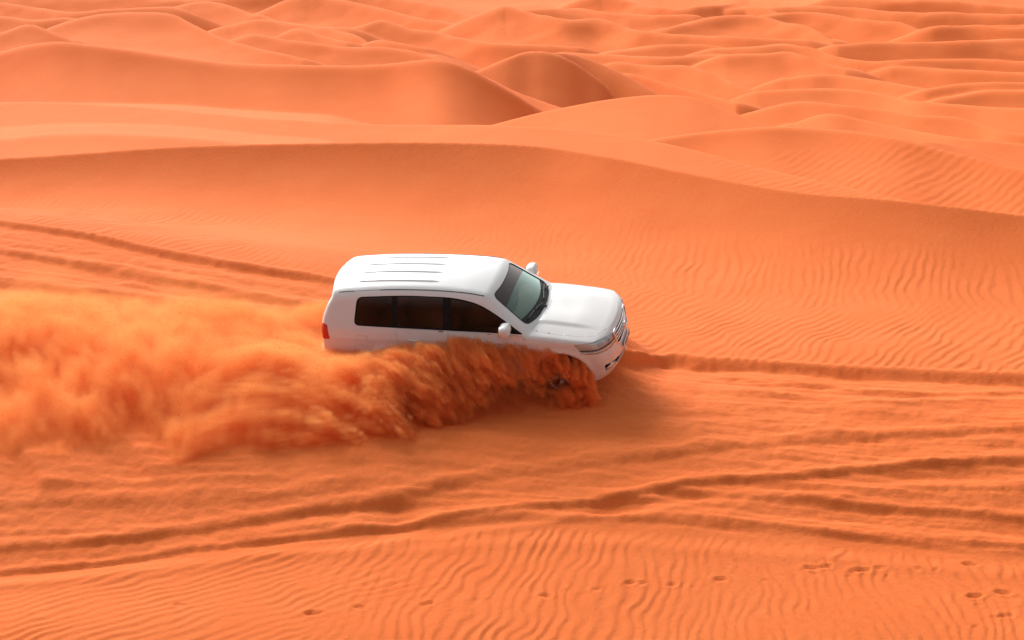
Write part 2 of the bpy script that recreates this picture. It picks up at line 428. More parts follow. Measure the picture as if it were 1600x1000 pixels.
# right of the car
rut([(905, 602), (985, 606), (1080, 622), (1200, 633), (1290, 628)], 0.55, 0.17, 0.05, 0.6, 0.03, 0.03, 6)
rut([(1150, 594), (1290, 608), (1420, 616), (1600, 613), (1900, 600)], 0.22, 0.12, 0.05, 0.5, 0.04, 0.02, 7)
rut([(860, 652), (1000, 664), (1150, 668), (1290, 663), (1450, 652), (1600, 645), (1900, 630)], 0.40, 0.10, 0.05, 0.9, 0.04, 0.02, 8)
rut([(620, 797), (700, 774), (800, 756), (900, 744), (1010, 728), (1120, 713), (1250, 702), (1400, 692), (1600, 680), (1900, 665)], 0.30, 0.15, 0.06, 0.5, 0.02, 0.02, 9)
rut([(960, 788), (1020, 776), (1084, 763), (1180, 757), (1294, 748), (1400, 738), (1500, 732), (1600, 729), (1900, 722)], 0.20, 0.16, 0.06, 0.35, 0.02, 0.02, 10)
rut([(1080, 777), (1160, 786), (1294, 796), (1400, 806), (1500, 814), (1600, 823), (1900, 848)], 0.22, 0.13, 0.05, 0.4, 0.02, 0.02, 11)
rut([(560, 838), (700, 826), (840, 820), (980, 824), (1120, 831), (1230, 839), (1340, 849), (1460, 859), (1600, 868), (1900, 890)], 0.22, 0.09, 0.04, 0.5, 0.05, 0.02, 12)
# left foreground
rut([(-300, 828), (0, 812), (150, 805), (300, 797), (450, 787), (560, 775)], 0.26, 0.09, 0.05, 0.6, 0.02, 0.05, 13)
rut([(-300, 845), (0, 843), (80, 841), (150, 836)], 0.12, 0.06, 0.03, 0.5, 0.02, 0.05, 14)
rut([(-300, 905), (0, 874), (100, 864), (200, 853), (290, 842), (360, 831), (475, 813), (560, 804), (620, 797)], 0.26, 0.17, 0.06, 0.4, 0.02, 0.02, 15)
rut([(-300, 922), (0, 897), (100, 889), (200, 878), (300, 866), (400, 853), (500, 842), (580, 832), (700, 816), (800, 803), (900, 793), (975, 786)], 0.15, 0.12, 0.05, 0.35, 0.02, 0.03, 16)
rut([(520, 735), (700, 720), (900, 700), (1100, 690), (1300, 676)], 0.35, 0.05, 0.04, 0.9, 0.06, 0.06, 17)
# old prints running down the slope at the left
for q, pp in enumerate(([(28, 695), (52, 735), (66, 775)], [(205, 690), (222, 725), (240, 755)])):
    w = np.array([pixel_to_ground(*p) for p in pp])
    xs = np.interp(Y_, w[::-1, 1], w[::-1, 0])
    ins = smooth01((Y_ - w[-1, 1]) / 0.3) * smooth01((w[0, 1] - Y_) / 0.3)
    Z_ = Z_ + ins * 0.07 * np.tanh((X_ - xs) / 0.09) * np.exp(-np.abs(X_ - xs) / 0.35)

# where the sand is churned and where the wind ripples lie
E2a, E2y = rut_line([(-300, 932), (0, 906), (200, 888), (400, 864), (580, 842), (800, 826), (980, 830), (1120, 839), (1230, 848), (1340, 858), (1460, 868), (1600, 880), (1900, 905)])
lowedge = hermite(E2a, E2y, np.clip(cols, E2a[0], E2a[-1]))
E1a, E1y = NEAR_W[4][0], NEAR_W[4][1]
upedge = hermite(E1a, E1y, cols)
churn = smooth01((Y_ - lowedge[None, :]) / 0.35) * smooth01((upedge[None, :] - Y_ + 0.1) / 0.3)
vv = (Y_ - lowedge[None, :]) / (upedge - lowedge)[None, :]
bend = 0.06 * noise2(X_ * 0.12, vv * 3, 83)
Z_ += churn * (0.040 * noise2(X_ * 0.22, (vv + bend) * 26, 81) + 0.024 * fbm2(X_ * 0.5, (vv + bend) * 60, 2, 85)) * np.clip(0.6 + 1.2 * noise2(X_ * 0.3, vv * 4, 87), 0.1, 1.4)
Z_ += churn * (0.028 * fbm2(X_ * 0.9, Y_ * 1.6, 4, 21) + 0.011 * fbm2(X_ * 5 + 0.6 * Y_, Y_ * 7, 3, 23))

def ripples(x, y, ang, lam, seed, warp=0.4, scale=0.45):
    """asymmetric wind ripples; ang = direction of the crests in the ground plane"""
    wx = fbm2(x * scale, y * scale, 3, seed) * warp + 0.05 * noise2(x * 2.2, y * 2.2, seed + 7)
    ph = (x * np.sin(ang) - y * np.cos(ang)) / lam + wx / lam * 0.8
    # extra defects: ripples fork where a second, slower field slides the phase
    ph = ph + 0.5 * noise2(x * 0.8 + 9, y * 0.8, seed + 3) + 0.28 * noise2(x * 3.3, y * 2.1, seed + 13)
    f = ph - np.floor(ph)
    prof = np.where(f < 0.68, smooth01(f / 0.68), 1 - smooth01((f - 0.68) / 0.32))
    return (prof - 0.5) * np.clip(0.75 + 1.1 * noise2(x * 1.1, y * 1.1, seed + 17) + 0.5 * noise2(x * 4.3, y * 3.0, seed + 19), 0.05, 1.5)
# dune face behind the car
fy = (Y_ - upedge[None, :]) / (KY[-1] - upedge)[None, :]
azf = AZ[:NR]
ang = R(52) + R(38) * smooth01((fy - 0.25) / 0.6) + R(30) * smooth01((-azf - 0.02) / 0.18)
cosl = 1.0
face = smooth01((Y_ - upedge[None, :] - 0.02) / 0.1) * (1 - smooth01((fy - 0.62) / 0.26))
amp = 0.35 + 0.65 * smooth01((azf + 0.01) / 0.14) + 0.65 * smooth01((-azf - 0.10) / 0.1)
amp = amp * (0.75 + 0.5 * fbm2(X_ * 0.25, Y_ * 0.25, 2, 77))
# crest angle varies slowly: integrate by blending three fields
def masked(mask, fun):
    out = np.zeros(mask.shape)
    out[mask] = fun(X_[mask], Y_[mask])
    return out
tl = smooth01((-azf - 0.03) / 0.10)
tu = smooth01((fy - 0.30) / 0.35)
fm = face > 0.003
r1 = masked(fm & (tl < 1) & (tu < 1), lambda x, y: ripples(x, y * 0.75, R(50), 0.175, 100))
r2 = masked(fm & (tl < 1) & (tu > 0), lambda x, y: ripples(x, y * 0.75, R(78), 0.20, 110))
r3 = masked(fm & (tl > 0), lambda x, y: ripples(x, y * 0.75, R(64), 0.20, 120, 0.4))
rr_ = (r1 * (1 - tu) + r2 * tu) * (1 - tl) + r3 * tl
Z_ += face * np.clip(amp, 0, 1.3) * 0.023 * rr_
# foreground
fg = 1 - smooth01((Y_ - lowedge[None, :] + 0.12) / 0.22)
t1 = smooth01((azf + 0.16 + 0.12 * fbm2(X_ * 0.3, Y_ * 0.3, 2, 5)) / 0.10)
t2 = smooth01((azf - 0.06) / 0.12)
gm = fg > 0.003
g1 = masked(gm & (t1 < 1), lambda x, y: ripples(x, y, R(33), 0.165, 130, 0.35))
g2 = masked(gm & (t1 > 0) & (t2 < 1), lambda x, y: ripples(x, y, R(76), 0.185, 140, 0.40, 0.6))
g3 = masked(gm & (t1 > 0) & (t2 > 0), lambda x, y: ripples(x, y, R(98), 0.185, 150, 0.45, 0.7))
gr = g1 * (1 - t1) + t1 * (g2 * (1 - t2) + g3 * t2)
Z_ += fg * 0.016 * gr * np.clip(0.95 + 0.5 * fbm2(X_ * 0.35, Y_ * 0.35, 2, 15), 0.15, 1.3)
# footprints in the foreground
PRINTS = [(281, 945, 1), (490, 959, 1.3), (562, 949, 1), (668, 944, 1), (745, 938, .6), (765, 937, .6), (852, 931, 1), (882, 926, .6), (932, 922, .7), (946, 922, .6),
          (985, 911, 1), (1003, 912, .8), (1050, 914, .9), (1070, 913, .6), (1125, 906, 1.1), (1195, 907, .6), (1268, 888, 1.2), (1290, 886, 1), (1272, 897, .7), (1336, 893, 1.1), (1350, 892, 1),
          (1376, 889, .9), (1330, 899, .6), (1435, 890, .7), (1463, 891, .6), (1515, 881, 1.2), (1523, 932, 1.3), (1567, 927, 1.3), (1530, 946, .7), (1572, 962, 1.1), (1556, 965, .8), (1525, 979, .7), (1245, 902, .5), (1385, 902, .5)]
for q, (px, py, s) in enumerate(PRINTS):
    gx, gy = pixel_to_ground(px, py)
    c0, c1 = np.searchsorted(cols, (gx - 0.6) / gy), np.searchsorted(cols, (gx + 0.6) / gy)
    r0, r1_ = np.searchsorted(rows, gy - 0.5), np.searchsorted(rows, gy + 0.5)
    an = 0.25 * math.sin(q * 2.7)
    dx, dy = X_[r0:r1_, c0:c1] - gx, Y_[r0:r1_, c0:c1] - gy
    u = (dx * math.cos(an) + dy * math.sin(an)) / (0.10 * s)
    v = (-dx * math.sin(an) + dy * math.cos(an)) / (0.05 * s)
    rr = np.sqrt(u * u + v * v)
    Z_[r0:r1_, c0:c1] += s * (-0.023 * (1 - smooth01((rr - 0.55) / 0.55)) + 0.008 * np.exp(-((rr - 1.35) / 0.3) ** 2))
# small clods and pits
Z_ += 0.006 * fbm2(X_ * 3.1, Y_ * 3.1, 3, 44) * (0.4 + churn)
ZZ[:NR] = Z_
# ripples on the second dune at the right and fine texture further out
_r = slice(NR, int(np.searchsorted(rows, 75.0)))
rx, ry, ra = XX[_r], YY[_r], AZ[_r]
ZZ[_r] += 0.022 * ripples(rx, ry * 0.8, R(40), 0.30, 200, 0.35, 0.2) * smooth01((ra - 0.06) / 0.1) * smooth01((62 - ry) / 3)
_r = slice(NR, len(rows))
ZZ[_r] += 0.0035 * YY[_r] * 0.1 * fbm2(XX[_r] * 0.12, YY[_r] * 0.12, 3, 61) * np.clip(YY[_r] / 60, 0, 3)
# below the lens the slope falls away from the picture
def build_sand(mat):
    m, n = ZZ.shape
    v = np.stack([XX, YY, ZZ], -1).reshape(-1, 3)
    idx = np.arange(m * n).reshape(m, n)
    f = np.stack([idx[:-1, :-1], idx[:-1, 1:], idx[1:, 1:], idx[1:, :-1]], -1).reshape(-1, 4)
    return mesh_object('sand_ground', v, f, mat)

def sand_material():
    m, n, l, p = new_mat('orange_sand')
    geo = n.new('ShaderNodeNewGeometry')
    n1 = n.new('ShaderNodeTexNoise'); n1.inputs['Scale'].default_value = 0.12; n1.inputs['Detail'].default_value = 5
    n2 = n.new('ShaderNodeTexNoise'); n2.inputs['Scale'].default_value = 45; n2.inputs['Detail'].default_value = 4; n2.inputs['Roughness'].default_value = 0.7
    for q in (n1, n2): l.new(geo.outputs['Position'], q.inputs['Vector'])
    n3 = n.new('ShaderNodeTexNoise'); n3.inputs['Scale'].default_value = 0.9; n3.inputs['Detail'].default_value = 6; n3.inputs['Roughness'].default_value = 0.6
    n4 = n.new('ShaderNodeTexNoise'); n4.inputs['Scale'].default_value = 13; n4.inputs['Detail'].default_value = 5; n4.inputs['Roughness'].default_value = 0.7
    for q in (n3, n4): l.new(geo.outputs['Position'], q.inputs['Vector'])
    def remap(src, a_, b_, lo, hi):
        q = n.new('ShaderNodeMapRange'); q.inputs['From Min'].default_value = a_; q.inputs['From Max'].default_value = b_
        q.inputs['To Min'].default_value = lo; q.inputs['To Max'].default_value = hi
        l.new(src, q.inputs[0]); return q.outputs[0]
    def add(a_, b_):
        q = n.new('ShaderNodeMath'); q.operation = 'ADD'; q.use_clamp = True
        l.new(a_, q.inputs[0]); l.new(b_, q.inputs[1]); return q.outputs[0]
    fac = add(remap(n1.outputs[0], .3, .7, 0, .5), remap(n3.outputs[0], .25, .75, 0, .5))
    r1 = n.new('ShaderNodeMix'); r1.data_type = 'RGBA'
    r1.inputs[6].default_value = (0.80, 0.163, 0.034, 1)
    r1.inputs[7].default_value = (0.85, 0.208, 0.055, 1)
    l.new(fac, r1.inputs[0])
    grain = add(remap(n2.outputs[0], .3, .7, .44, .5), remap(n4.outputs[0], .3, .7, .43, .5))
    r2 = n.new('ShaderNodeMix'); r2.data_type = 'RGBA'; r2.blend_type = 'MULTIPLY'
    r2.inputs[0].default_value = 1.0
    cmb = n.new('ShaderNodeCombineColor')
    for i in range(3): l.new(grain, cmb.inputs[i])
    l.new(r1.outputs[2], r2.inputs[6]); l.new(cmb.outputs[0], r2.inputs[7])
    l.new(r2.outputs[2], p.inputs['Base Color'])
    p.inputs['Roughness'].default_value = 0.95
    p.inputs['Specular IOR Level'].default_value = 0.15
    b = n.new('ShaderNodeBump'); b.inputs['Strength'].default_value = 0.35; b.inputs['Distance'].default_value = 0.012
    l.new(n2.outputs[0], b.inputs['Height'])
    b2 = n.new('ShaderNodeBump'); b2.inputs['Strength'].default_value = 0.5; b2.inputs['Distance'].default_value = 0.025
    l.new(n4.outputs[0], b2.inputs['Height']); l.new(b.outputs[0], b2.inputs['Normal'])
    l.new(b2.outputs[0], p.inputs['Normal'])
    return m
SAND = sand_material()
sand = build_sand(SAND)
tag(sand, kind='structure')
print('terrain done %.1f s' % (time.time() - T_START), ZZ.shape)
# ------------------------------------------------------------------ the car
def H(pts):
    xs = np.array([p[0] for p in pts], float); ys = np.array([p[1] for p in pts], float)
    return lambda x: hermite(xs, ys, x)
_sec = H([(0.20, .87), (.30, .915), (.42, .945), (.55, .962), (.75, .975), (.93, .978), (1.05, .970), (1.13, .957), (1.19, .940), (1.24, .921), (1.45, .837), (1.62, .764), (1.72, .716), (1.85, .64), (1.95, .57)])
_tf = H([(-.6, 0), (-.1, .0), (.2, .006), (.42, .022), (.58, .055), (.70, .10), (.80, .175), (.88, .29), (.95, .42)])
_tr = H([(-4.33, .17), (-4.19, .10), (-4.04, .055), (-3.7, .022), (-3.2, .004), (-2.8, 0)])
_hood = H([(-.8, 1.232), (-.45, 1.222), (-.2, 1.208), (.1, 1.178), (.35, 1.150), (.55, 1.122), (.68, 1.095), (.77, 1.055), (.84, .98), (.95, .80)])
_roof = H([(-4.3, 1.60), (-4.05, 1.715), (-3.78, 1.795), (-3.4, 1.838), (-2.9, 1.868), (-2.3, 1.876), (-1.8, 1.862), (-1.45, 1.835), (-1.2, 1.795), (-1.0, 1.745), (-.8, 1.68), (-.5, 1.55)])
_nose = H([(.18, .60), (.28, .74), (.36, .815), (.44, .858), (.52, .876), (.62, .880), (.72, .872), (.80, .850), (.90, .845), (1.0, .825), (1.06, .80), (1.2, .74)])
_tail = H([(.2, -4.00), (.34, -4.10), (.45, -4.20), (.62, -4.21), (.70, -4.19), (.76, -4.14), (.9, -4.125), (1.15, -4.115), (1.28, -4.08), (1.5, -3.98), (1.68, -3.885), (1.72, -3.89), (1.76, -3.95), (1.9, -3.97)])
def kmax(a, b, k):
    h = np.maximum(k - np.abs(a - b), 0) / k
    return np.maximum(a, b) + h * h * k * 0.25
def kmin(a, b, k):
    return -kmax(-a, -b, k)
def body_top(x, y):
    ay = np.abs(y)
    xs = x + 0.30 * y * y
    hood = _hood(x + 0.10 * y * y) - 0.055 * (ay / 0.8) ** 2.2
    dome = smooth01((0.60 - ay) / 0.10) * smooth01((x + 0.50) / 0.15) * smooth01((0.62 - x) / 0.5)
    hood = hood + 0.022 * dome - 0.016 * np.exp(-(ay / 0.30) ** 2) * smooth01((0.5 - x) / 0.6) 
    roof = _roof(x) - 0.062 * (ay / 0.63) ** 2
    ws = 1.205 + (-0.36 - xs) * 0.735
    return kmax(hood, kmin(ws, roof, 0.03), 0.012)
def body_f(x, y, z):
    ay = np.abs(y)
    w = _sec(z) - _tf(x) - _tr(x)
    for cxw in (0.0, -2.85):
        d = np.hypot(x - cxw, z - 0.40)
        w = w + 0.020 * np.exp(-((d - 0.49) / 0.055) ** 2) * smooth01((1.0 - z) / 0.2)
    # shoulder crease along the doors
    w = w + 0.006 * np.exp(-((z - 1.03) / 0.035) ** 2) * smooth01((0.5 - x) / 0.6) - 0.010 * np.exp(-((z - 0.62) / 0.07) ** 2) * smooth01((-0.5 - x) / 0.2) * smooth01((x + 2.35) / 0.2)
    side = (ay - w) * np.where(z > 1.22, 0.93, 1.0)
    top = (z - body_top(x, y)) * np.where((x < -0.35) & (x > -1.25), 0.82, 0.98)
    kt = 0.05 + 0.05 * smooth01((z - 1.3) / 0.3)
    f = kmax(side, top, kt)
    nz_ = _nose(z) - 0.075 * (ay / 0.6) ** 2 - 0.75 * np.maximum(ay - 0.58, 0) ** 2
    # bumper corners: recessed intake and ledge are separate parts
    f = kmax(f, (x - nz_) * 0.95, 0.05)
    tl = _tail(z) + 0.07 * (ay / 0.8) ** 3
    f = kmax(f, (tl - x) * 0.97, 0.07)
    zb = 0.30 + 0.10 * smooth01((-3.2 - x) / 0.7) + 0.02 * smooth01((x - 0.4) / 0.4)
    f = kmax(f, zb - z, 0.04)
    for cxw in (0.0, -2.85):
        well = np.maximum(np.hypot(x - cxw, z - 0.40) - 0.455, 0.56 - ay)
        f = np.maximum(f, -well)
    return f
def grad_f(fun, p, e=2e-3):
    g = np.empty_like(p)
    for i in range(3):
        q = p.copy(); q[:, i] += e
        r = p.copy(); r[:, i] -= e
        g[:, i] = (fun(*q.T) - fun(*r.T)) / (2 * e)
    return g
def surface_nets(fun, lo, hi, h):
    ax = [np.arange(lo[i], hi[i] + h, h) for i in range(3)]
    G = np.meshgrid(*ax, indexing='ij')
    # coarse pass first: the fine values are only needed near the surface
    k = 4
    C = [g[::k, ::k, ::k] for g in G]
    vc = fun(C[0].ravel(), C[1].ravel(), C[2].ravel()).reshape(C[0].shape)
    V = vc.repeat(k, 0).repeat(k, 1).repeat(k, 2)[:G[0].shape[0], :G[0].shape[1], :G[0].shape[2]].copy()
    near_ = np.abs(V) < k * h * 1.9
    V[near_] = fun(G[0][near_], G[1][near_], G[2][near_])
    S = V < 0
    nx_, ny_, nz_ = V.shape
    acc = np.zeros((nx_ - 1, ny_ - 1, nz_ - 1, 3)); cnt = np.zeros((nx_ - 1, ny_ - 1, nz_ - 1))
    for axis in range(3):
        for b in range(2):
            for c in range(2):
                sl0 = [None] * 3; sl1 = [None] * 3
                o = [i for i in range(3) if i != axis]
                sl0[axis] = slice(0, -1); sl1[axis] = slice(1, None)
                for oo, bit in zip(o, (b, c)):
                    s = slice(bit, V.shape[oo] - 1 + bit)
                    sl0[oo] = s; sl1[oo] = s
                v0 = V[tuple(sl0)]; v1 = V[tuple(sl1)]
                cr = (v0 < 0) != (v1 < 0)
                t = np.where(cr, v0 / np.where(v0 == v1, 1, v0 - v1), 0)
                off = np.zeros(v0.shape + (3,))
                off[..., axis] = t
                off[..., o[0]] = b; off[..., o[1]] = c
                acc += np.where(cr[..., None], off, 0); cnt += cr
    act = cnt > 0
    ids = -np.ones(act.shape, int)
    ids[act] = np.arange(act.sum())
    ii = np.argwhere(act)
    P = np.array(lo) + (ii + acc[act] / cnt[act][:, None]) * h
    F = []
    for axis in range(3):
        o = [i for i in range(3) if i != axis]
        s0 = [slice(1, -1)] * 3; s1 = [slice(1, -1)] * 3
        s0[axis] = slice(0, -1); s1[axis] = slice(1, None)
        a = S[tuple(s0)]; b = S[tuple(s1)]
        e = np.argwhere(a != b)
        e[:, o[0]] += 1; e[:, o[1]] += 1
        inside = S[tuple(e.T)]
        def cell(d0, d1):
            c = e.copy(); c[:, o[0]] -= d0; c[:, o[1]] -= d1
            return ids[tuple(c.T)]
        q = np.stack([cell(1, 1), cell(0, 1), cell(0, 0), cell(1, 0)], -1)
        flip = ~inside if axis != 1 else inside
        q[flip] = q[flip][:, ::-1]
        F.append(q)
    F = np.concatenate(F)
    F = F[(F >= 0).all(1)]
    for _ in range(3):
        g = grad_f(fun, P)
        st = fun(*P.T)[:, None] * g / np.maximum((g * g).sum(1, keepdims=True), 0.05)
        P = P - np.clip(st, -0.5 * h, 0.5 * h)
    return P, F

def dusty_paint():
    m, n, l, p = new_mat('white_paint')
    p.inputs['Roughness'].default_value = 0.30
    p.inputs['Coat Weight'].default_value = 0.5
    p.inputs['Coat Roughness'].default_value = 0.08
    tc = n.new('ShaderNodeTexCoord')
    sp = n.new('ShaderNodeSeparateXYZ'); l.new(tc.outputs['Object'], sp.inputs[0])
    mr = n.new('ShaderNodeMapRange'); mr.inputs['From Min'].default_value = 1.35; mr.inputs['From Max'].default_value = 0.35
    mr.inputs['To Min'].default_value = 0.0; mr.inputs['To Max'].default_value = 0.75
    l.new(sp.outputs[2], mr.inputs[0])
    nz = n.new('ShaderNodeTexNoise'); nz.inputs['Scale'].default_value = 3.5; nz.inputs['Detail'].default_value = 6; nz.inputs['Roughness'].default_value = 0.65
    l.new(tc.outputs['Object'], nz.inputs['Vector'])
    mu = n.new('ShaderNodeMath'); mu.operation = 'MULTIPLY'; l.new(mr.outputs[0], mu.inputs[0]); l.new(nz.outputs[0], mu.inputs[1])
    ad = n.new('ShaderNodeMath'); ad.operation = 'MULTIPLY_ADD'; ad.inputs[1].default_value = 0.06; l.new(nz.outputs[0], ad.inputs[0]); l.new(mu.outputs[0], ad.inputs[2])
    mx = n.new('ShaderNodeMix'); mx.data_type = 'RGBA'
    mx.inputs[6].default_value = (0.84, 0.855, 0.86, 1); mx.inputs[7].default_value = (0.62, 0.27, 0.12, 1)
    l.new(ad.outputs[0], mx.inputs[0]); l.new(mx.outputs[2], p.inputs['Base Color'])
    return m
PAINT = dusty_paint()
BLACK = plain_mat('black_trim', (0.008, 0.007, 0.007), 0.5, 0, 0.0, spec=0.2, vary=0.2)
RUBBER = plain_mat('tyre_rubber', (0.03, 0.026, 0.024), 0.85, 0, 0, bump=0.4, bump_scale=90, vary=0.3)
PLASTIC = plain_mat('dark_plastic', (0.025, 0.024, 0.024), 0.6, vary=0.2, bump=0.2, bump_scale=200)
CABIN = plain_mat('cabin_trim', (0.055, 0.05, 0.047), 0.8, vary=0.25, bump=0.2, bump_scale=80)
SEATM = plain_mat('seat_leather', (0.16, 0.12, 0.095), 0.6, vary=0.15, bump=0.2, bump_scale=70)
CHROME = plain_mat('chrome', (0.80, 0.80, 0.80), 0.12, 1.0, vary=0.03)
SILVER = plain_mat('silver_alloy', (0.62, 0.60, 0.58), 0.32, 0.85, vary=0.06)
WHITE_PLATE = plain_mat('plate_white', (0.75, 0.74, 0.72), 0.45, vary=0.05, bump_scale=9)
LAMPBOWL = plain_mat('lamp_reflector', (0.94, 0.94, 0.93), 0.2, 0.0, vary=0.04)
SEAM = plain_mat('dark_seam', (0.05, 0.045, 0.042), 0.8, vary=0.2)  # dark tone of the roof channels and the rear roof seam
def glass_mat(name, tint, gloss=1.0, sheen=(1, 1, 1), sand_reflection=0.0):
    m, n, l, p = new_mat(name)
    n.remove(p)
    out = n['Material Output']
    tr = n.new('ShaderNodeBsdfTransparent'); tr.inputs[0].default_value = (*tint, 1)
    gl = n.new('ShaderNodeBsdfGlossy'); gl.inputs['Color'].default_value = (*sheen, 1); gl.inputs['Roughness'].default_value = 0.03
    fr = n.new('ShaderNodeFresnel'); fr.inputs['IOR'].default_value = 1.5
    mu = n.new('ShaderNodeMath'); mu.operation = 'MULTIPLY'; mu.inputs[1].default_value = gloss; mu.use_clamp = True
    mx = n.new('ShaderNodeMixShader')
    l.new(fr.outputs[0], mu.inputs[0]); l.new(mu.outputs[0], mx.inputs[0])
    l.new(tr.outputs[0], mx.inputs[1]); l.new(gl.outputs[0], mx.inputs[2])
    if sand_reflection:
        # reflected sand painted in as a brown diffuse layer, stronger in soft patches
        df = n.new('ShaderNodeBsdfDiffuse'); df.inputs[0].default_value = (0.42, 0.17, 0.075, 1)
        tc = n.new('ShaderNodeTexCoord'); nz = n.new('ShaderNodeTexNoise'); nz.inputs['Scale'].default_value = 2.2; nz.inputs['Detail'].default_value = 6
        mr = n.new('ShaderNodeMapRange'); mr.inputs['From Min'].default_value = 0.35; mr.inputs['From Max'].default_value = 0.75
        mr.inputs['To Min'].default_value = sand_reflection * 0.55; mr.inputs['To Max'].default_value = sand_reflection * 1.8
        l.new(tc.outputs['Object'], nz.inputs['Vector']); l.new(nz.outputs[0], mr.inputs[0])
        m2 = n.new('ShaderNodeMixShader')
        l.new(mr.outputs[0], m2.inputs[0]); l.new(mx.outputs[0], m2.inputs[1]); l.new(df.outputs[0], m2.inputs[2])
        mx = m2
    l.new(mx.outputs[0], out.inputs['Surface'])
    return m
TINT = glass_mat('dark_tinted_glass', (0.26, 0.16, 0.11), 1.0, sand_reflection=0.085)
WS_GLASS = glass_mat('green_windscreen_glass', (0.56, 0.86, 0.75), 4.2, (0.76, 0.98, 0.88))
BAND = glass_mat('windscreen_sun_band', (0.34, 0.29, 0.27), 2.2, (1.0, 0.9, 0.85))
CLEAR = glass_mat('clear_lamp_glass', (0.95, 0.97, 0.98), 1.2)
def lamp_red():
    m, n, l, p = new_mat('red_lamp_lens')
    p.inputs['Base Color'].default_value = (0.62, 0.012, 0.010, 1)
    p.inputs['Roughness'].default_value = 0.12
    p.inputs['Coat Weight'].default_value = 1.0
    w = n.new('ShaderNodeTexWave'); w.inputs['Scale'].default_value = 28; w.bands_direction = 'Z'
    tc = n.new('ShaderNodeTexCoord'); l.new(tc.outputs['Object'], w.inputs['Vector'])
    b = n.new('ShaderNodeBump'); b.inputs['Strength'].default_value = 0.25; b.inputs['Distance'].default_value = 0.004
    l.new(w.outputs[1], b.inputs['Height']); l.new(b.outputs[0], p.inputs['Normal'])
    return m
RED = lamp_red()

car = bpy.data.objects.new('off_road_car', None)
car.empty_display_size = 0.5
COL.objects.link(car)
car.matrix_world = CAR_M
tag(car, 'large white off-road car ploughing down the dune behind its own sand spray', 'car')

print('car start %.1f' % (time.time() - T_START))
HB = 0.029
BP, BF = surface_nets(body_f, (-4.32, -1.10, 0.20), (0.98, 1.10, 1.96), HB)
bm = bmesh.new()
_vs = [bm.verts.new(p) for p in BP.tolist()]
for q in BF.tolist():
    try: bm.faces.new([_vs[i] for i in q])
    except ValueError: pass
bm.normal_update()
# make the shell face outwards
_s = sum(f.normal.dot(f.calc_center_median() - Vector((-1.6, 0, 0.9))) for f in bm.faces)
bmesh.ops.recalc_face_normals(bm, faces=bm.faces)
_s = sum(f.normal.dot(f.calc_center_median() - Vector((-1.6, 0, 0.9))) for f in bm.faces)
if _s < 0: bmesh.ops.reverse_faces(bm, faces=bm.faces)

print('shell %.1f' % (time.time() - T_START))
def round_poly(pts, r=0.05, n=3):
    """polygon with rounded corners; a point may carry its own radius"""
    out = []
    N = len(pts)
    for i in range(N):
        p = Vector(pts[i][:2]); a = Vector(pts[i - 1][:2]); b = Vector(pts[(i + 1) % N][:2])
        rr = pts[i][2] if len(pts[i]) > 2 else r
        da = a - p; db = b - p
        rr_ = min(rr, da.length * 0.45, db.length * 0.45)
        if rr_ < 1e-4: out.append(p); continue
        p0 = p + da.normalized() * rr_; p1 = p + db.normalized() * rr_
        for k in range(n + 1):
            t = k / n
            out.append((1 - t) ** 2 * p0 + 2 * t * (1 - t) * p + t * t * p1)
    return out
def inside_poly(poly, u, v):
    c = False
    n = len(poly)
    j = n - 1
    for i in range(n):
        if ((poly[i][1] > v) != (poly[j][1] > v)) and (u < (poly[j][0] - poly[i][0]) * (v - poly[i][1]) / (poly[j][1] - poly[i][1] + 1e-12) + poly[i][0]):
            c = not c
        j = i
    return c
def carve(bm, poly, axes, cond):
    """cut the shell along an outline seen along one axis; returns the faces inside"""
    iu, iv = axes
    ik = 3 - iu - iv
    umin = min(p[0] for p in poly) - 0.1; umax = max(p[0] for p in poly) + 0.1
    vmin = min(p[1] for p in poly) - 0.1; vmax = max(p[1] for p in poly) + 0.1
    cand = {}
    for f in bm.faces:
        c = f.calc_center_median()
        if umin < c[iu] < umax and vmin < c[iv] < vmax and cond(c, f.normal): cand[f] = (c[iu], c[iv])
    for i in range(len(poly)):
        p = Vector(poly[i]); q = Vector(poly[(i + 1) % len(poly)])
        d = q - p
        L = d.length
        if L < 1e-6: continue
        d /= L
        px_, py_, dx_, dy_ = p.x, p.y, d.x, d.y
        nn = Vector((0, 0, 0)); nn[iu] = -d.y; nn[iv] = d.x
        co = Vector((0, 0, 0)); co[iu] = p.x; co[iv] = p.y
        L2 = L + 0.035
        fs = [f for f, (u, v) in cand.items() if -0.035 < (u - px_) * dx_ + (v - py_) * dy_ < L2 and abs((v - py_) * dx_ - (u - px_) * dy_) < 0.04]
        if not fs: continue
        geom = set(fs)
        for f in fs:
            geom.update(f.edges); geom.update(f.verts)
            del cand[f]
        r = bmesh.ops.bisect_plane(bm, geom=list(geom), dist=1e-4, plane_co=co, plane_no=nn)
        nf = {f for f in fs if f.is_valid}
        for g in r['geom_cut']:
            if g.is_valid: nf.update(g.link_faces)
        for f in nf:
            c = f.calc_center_median()
            if cond(c, f.normal): cand[f] = (c[iu], c[iv])
    return [f for f, (u, v) in cand.items() if inside_poly(poly, u, v)]
def extract(bm, faces, name, mat, parent, offset=0.0, shrink=0.0, lip=0.0, thick=0.0):
    """lift faces out of the shell into an object of their own"""
    nb = bmesh.new()
    vm = {}
    for f in faces:
        for v in f.verts:
            if v not in vm:
                vm[v] = nb.verts.new(v.co)
    for f in faces:
        nb.faces.new([vm[v] for v in f.verts])
    bmesh.ops.delete(bm, geom=faces, context='FACES')
    o = finish(nb, name, mat, parent, offset, shrink, lip)
    return o
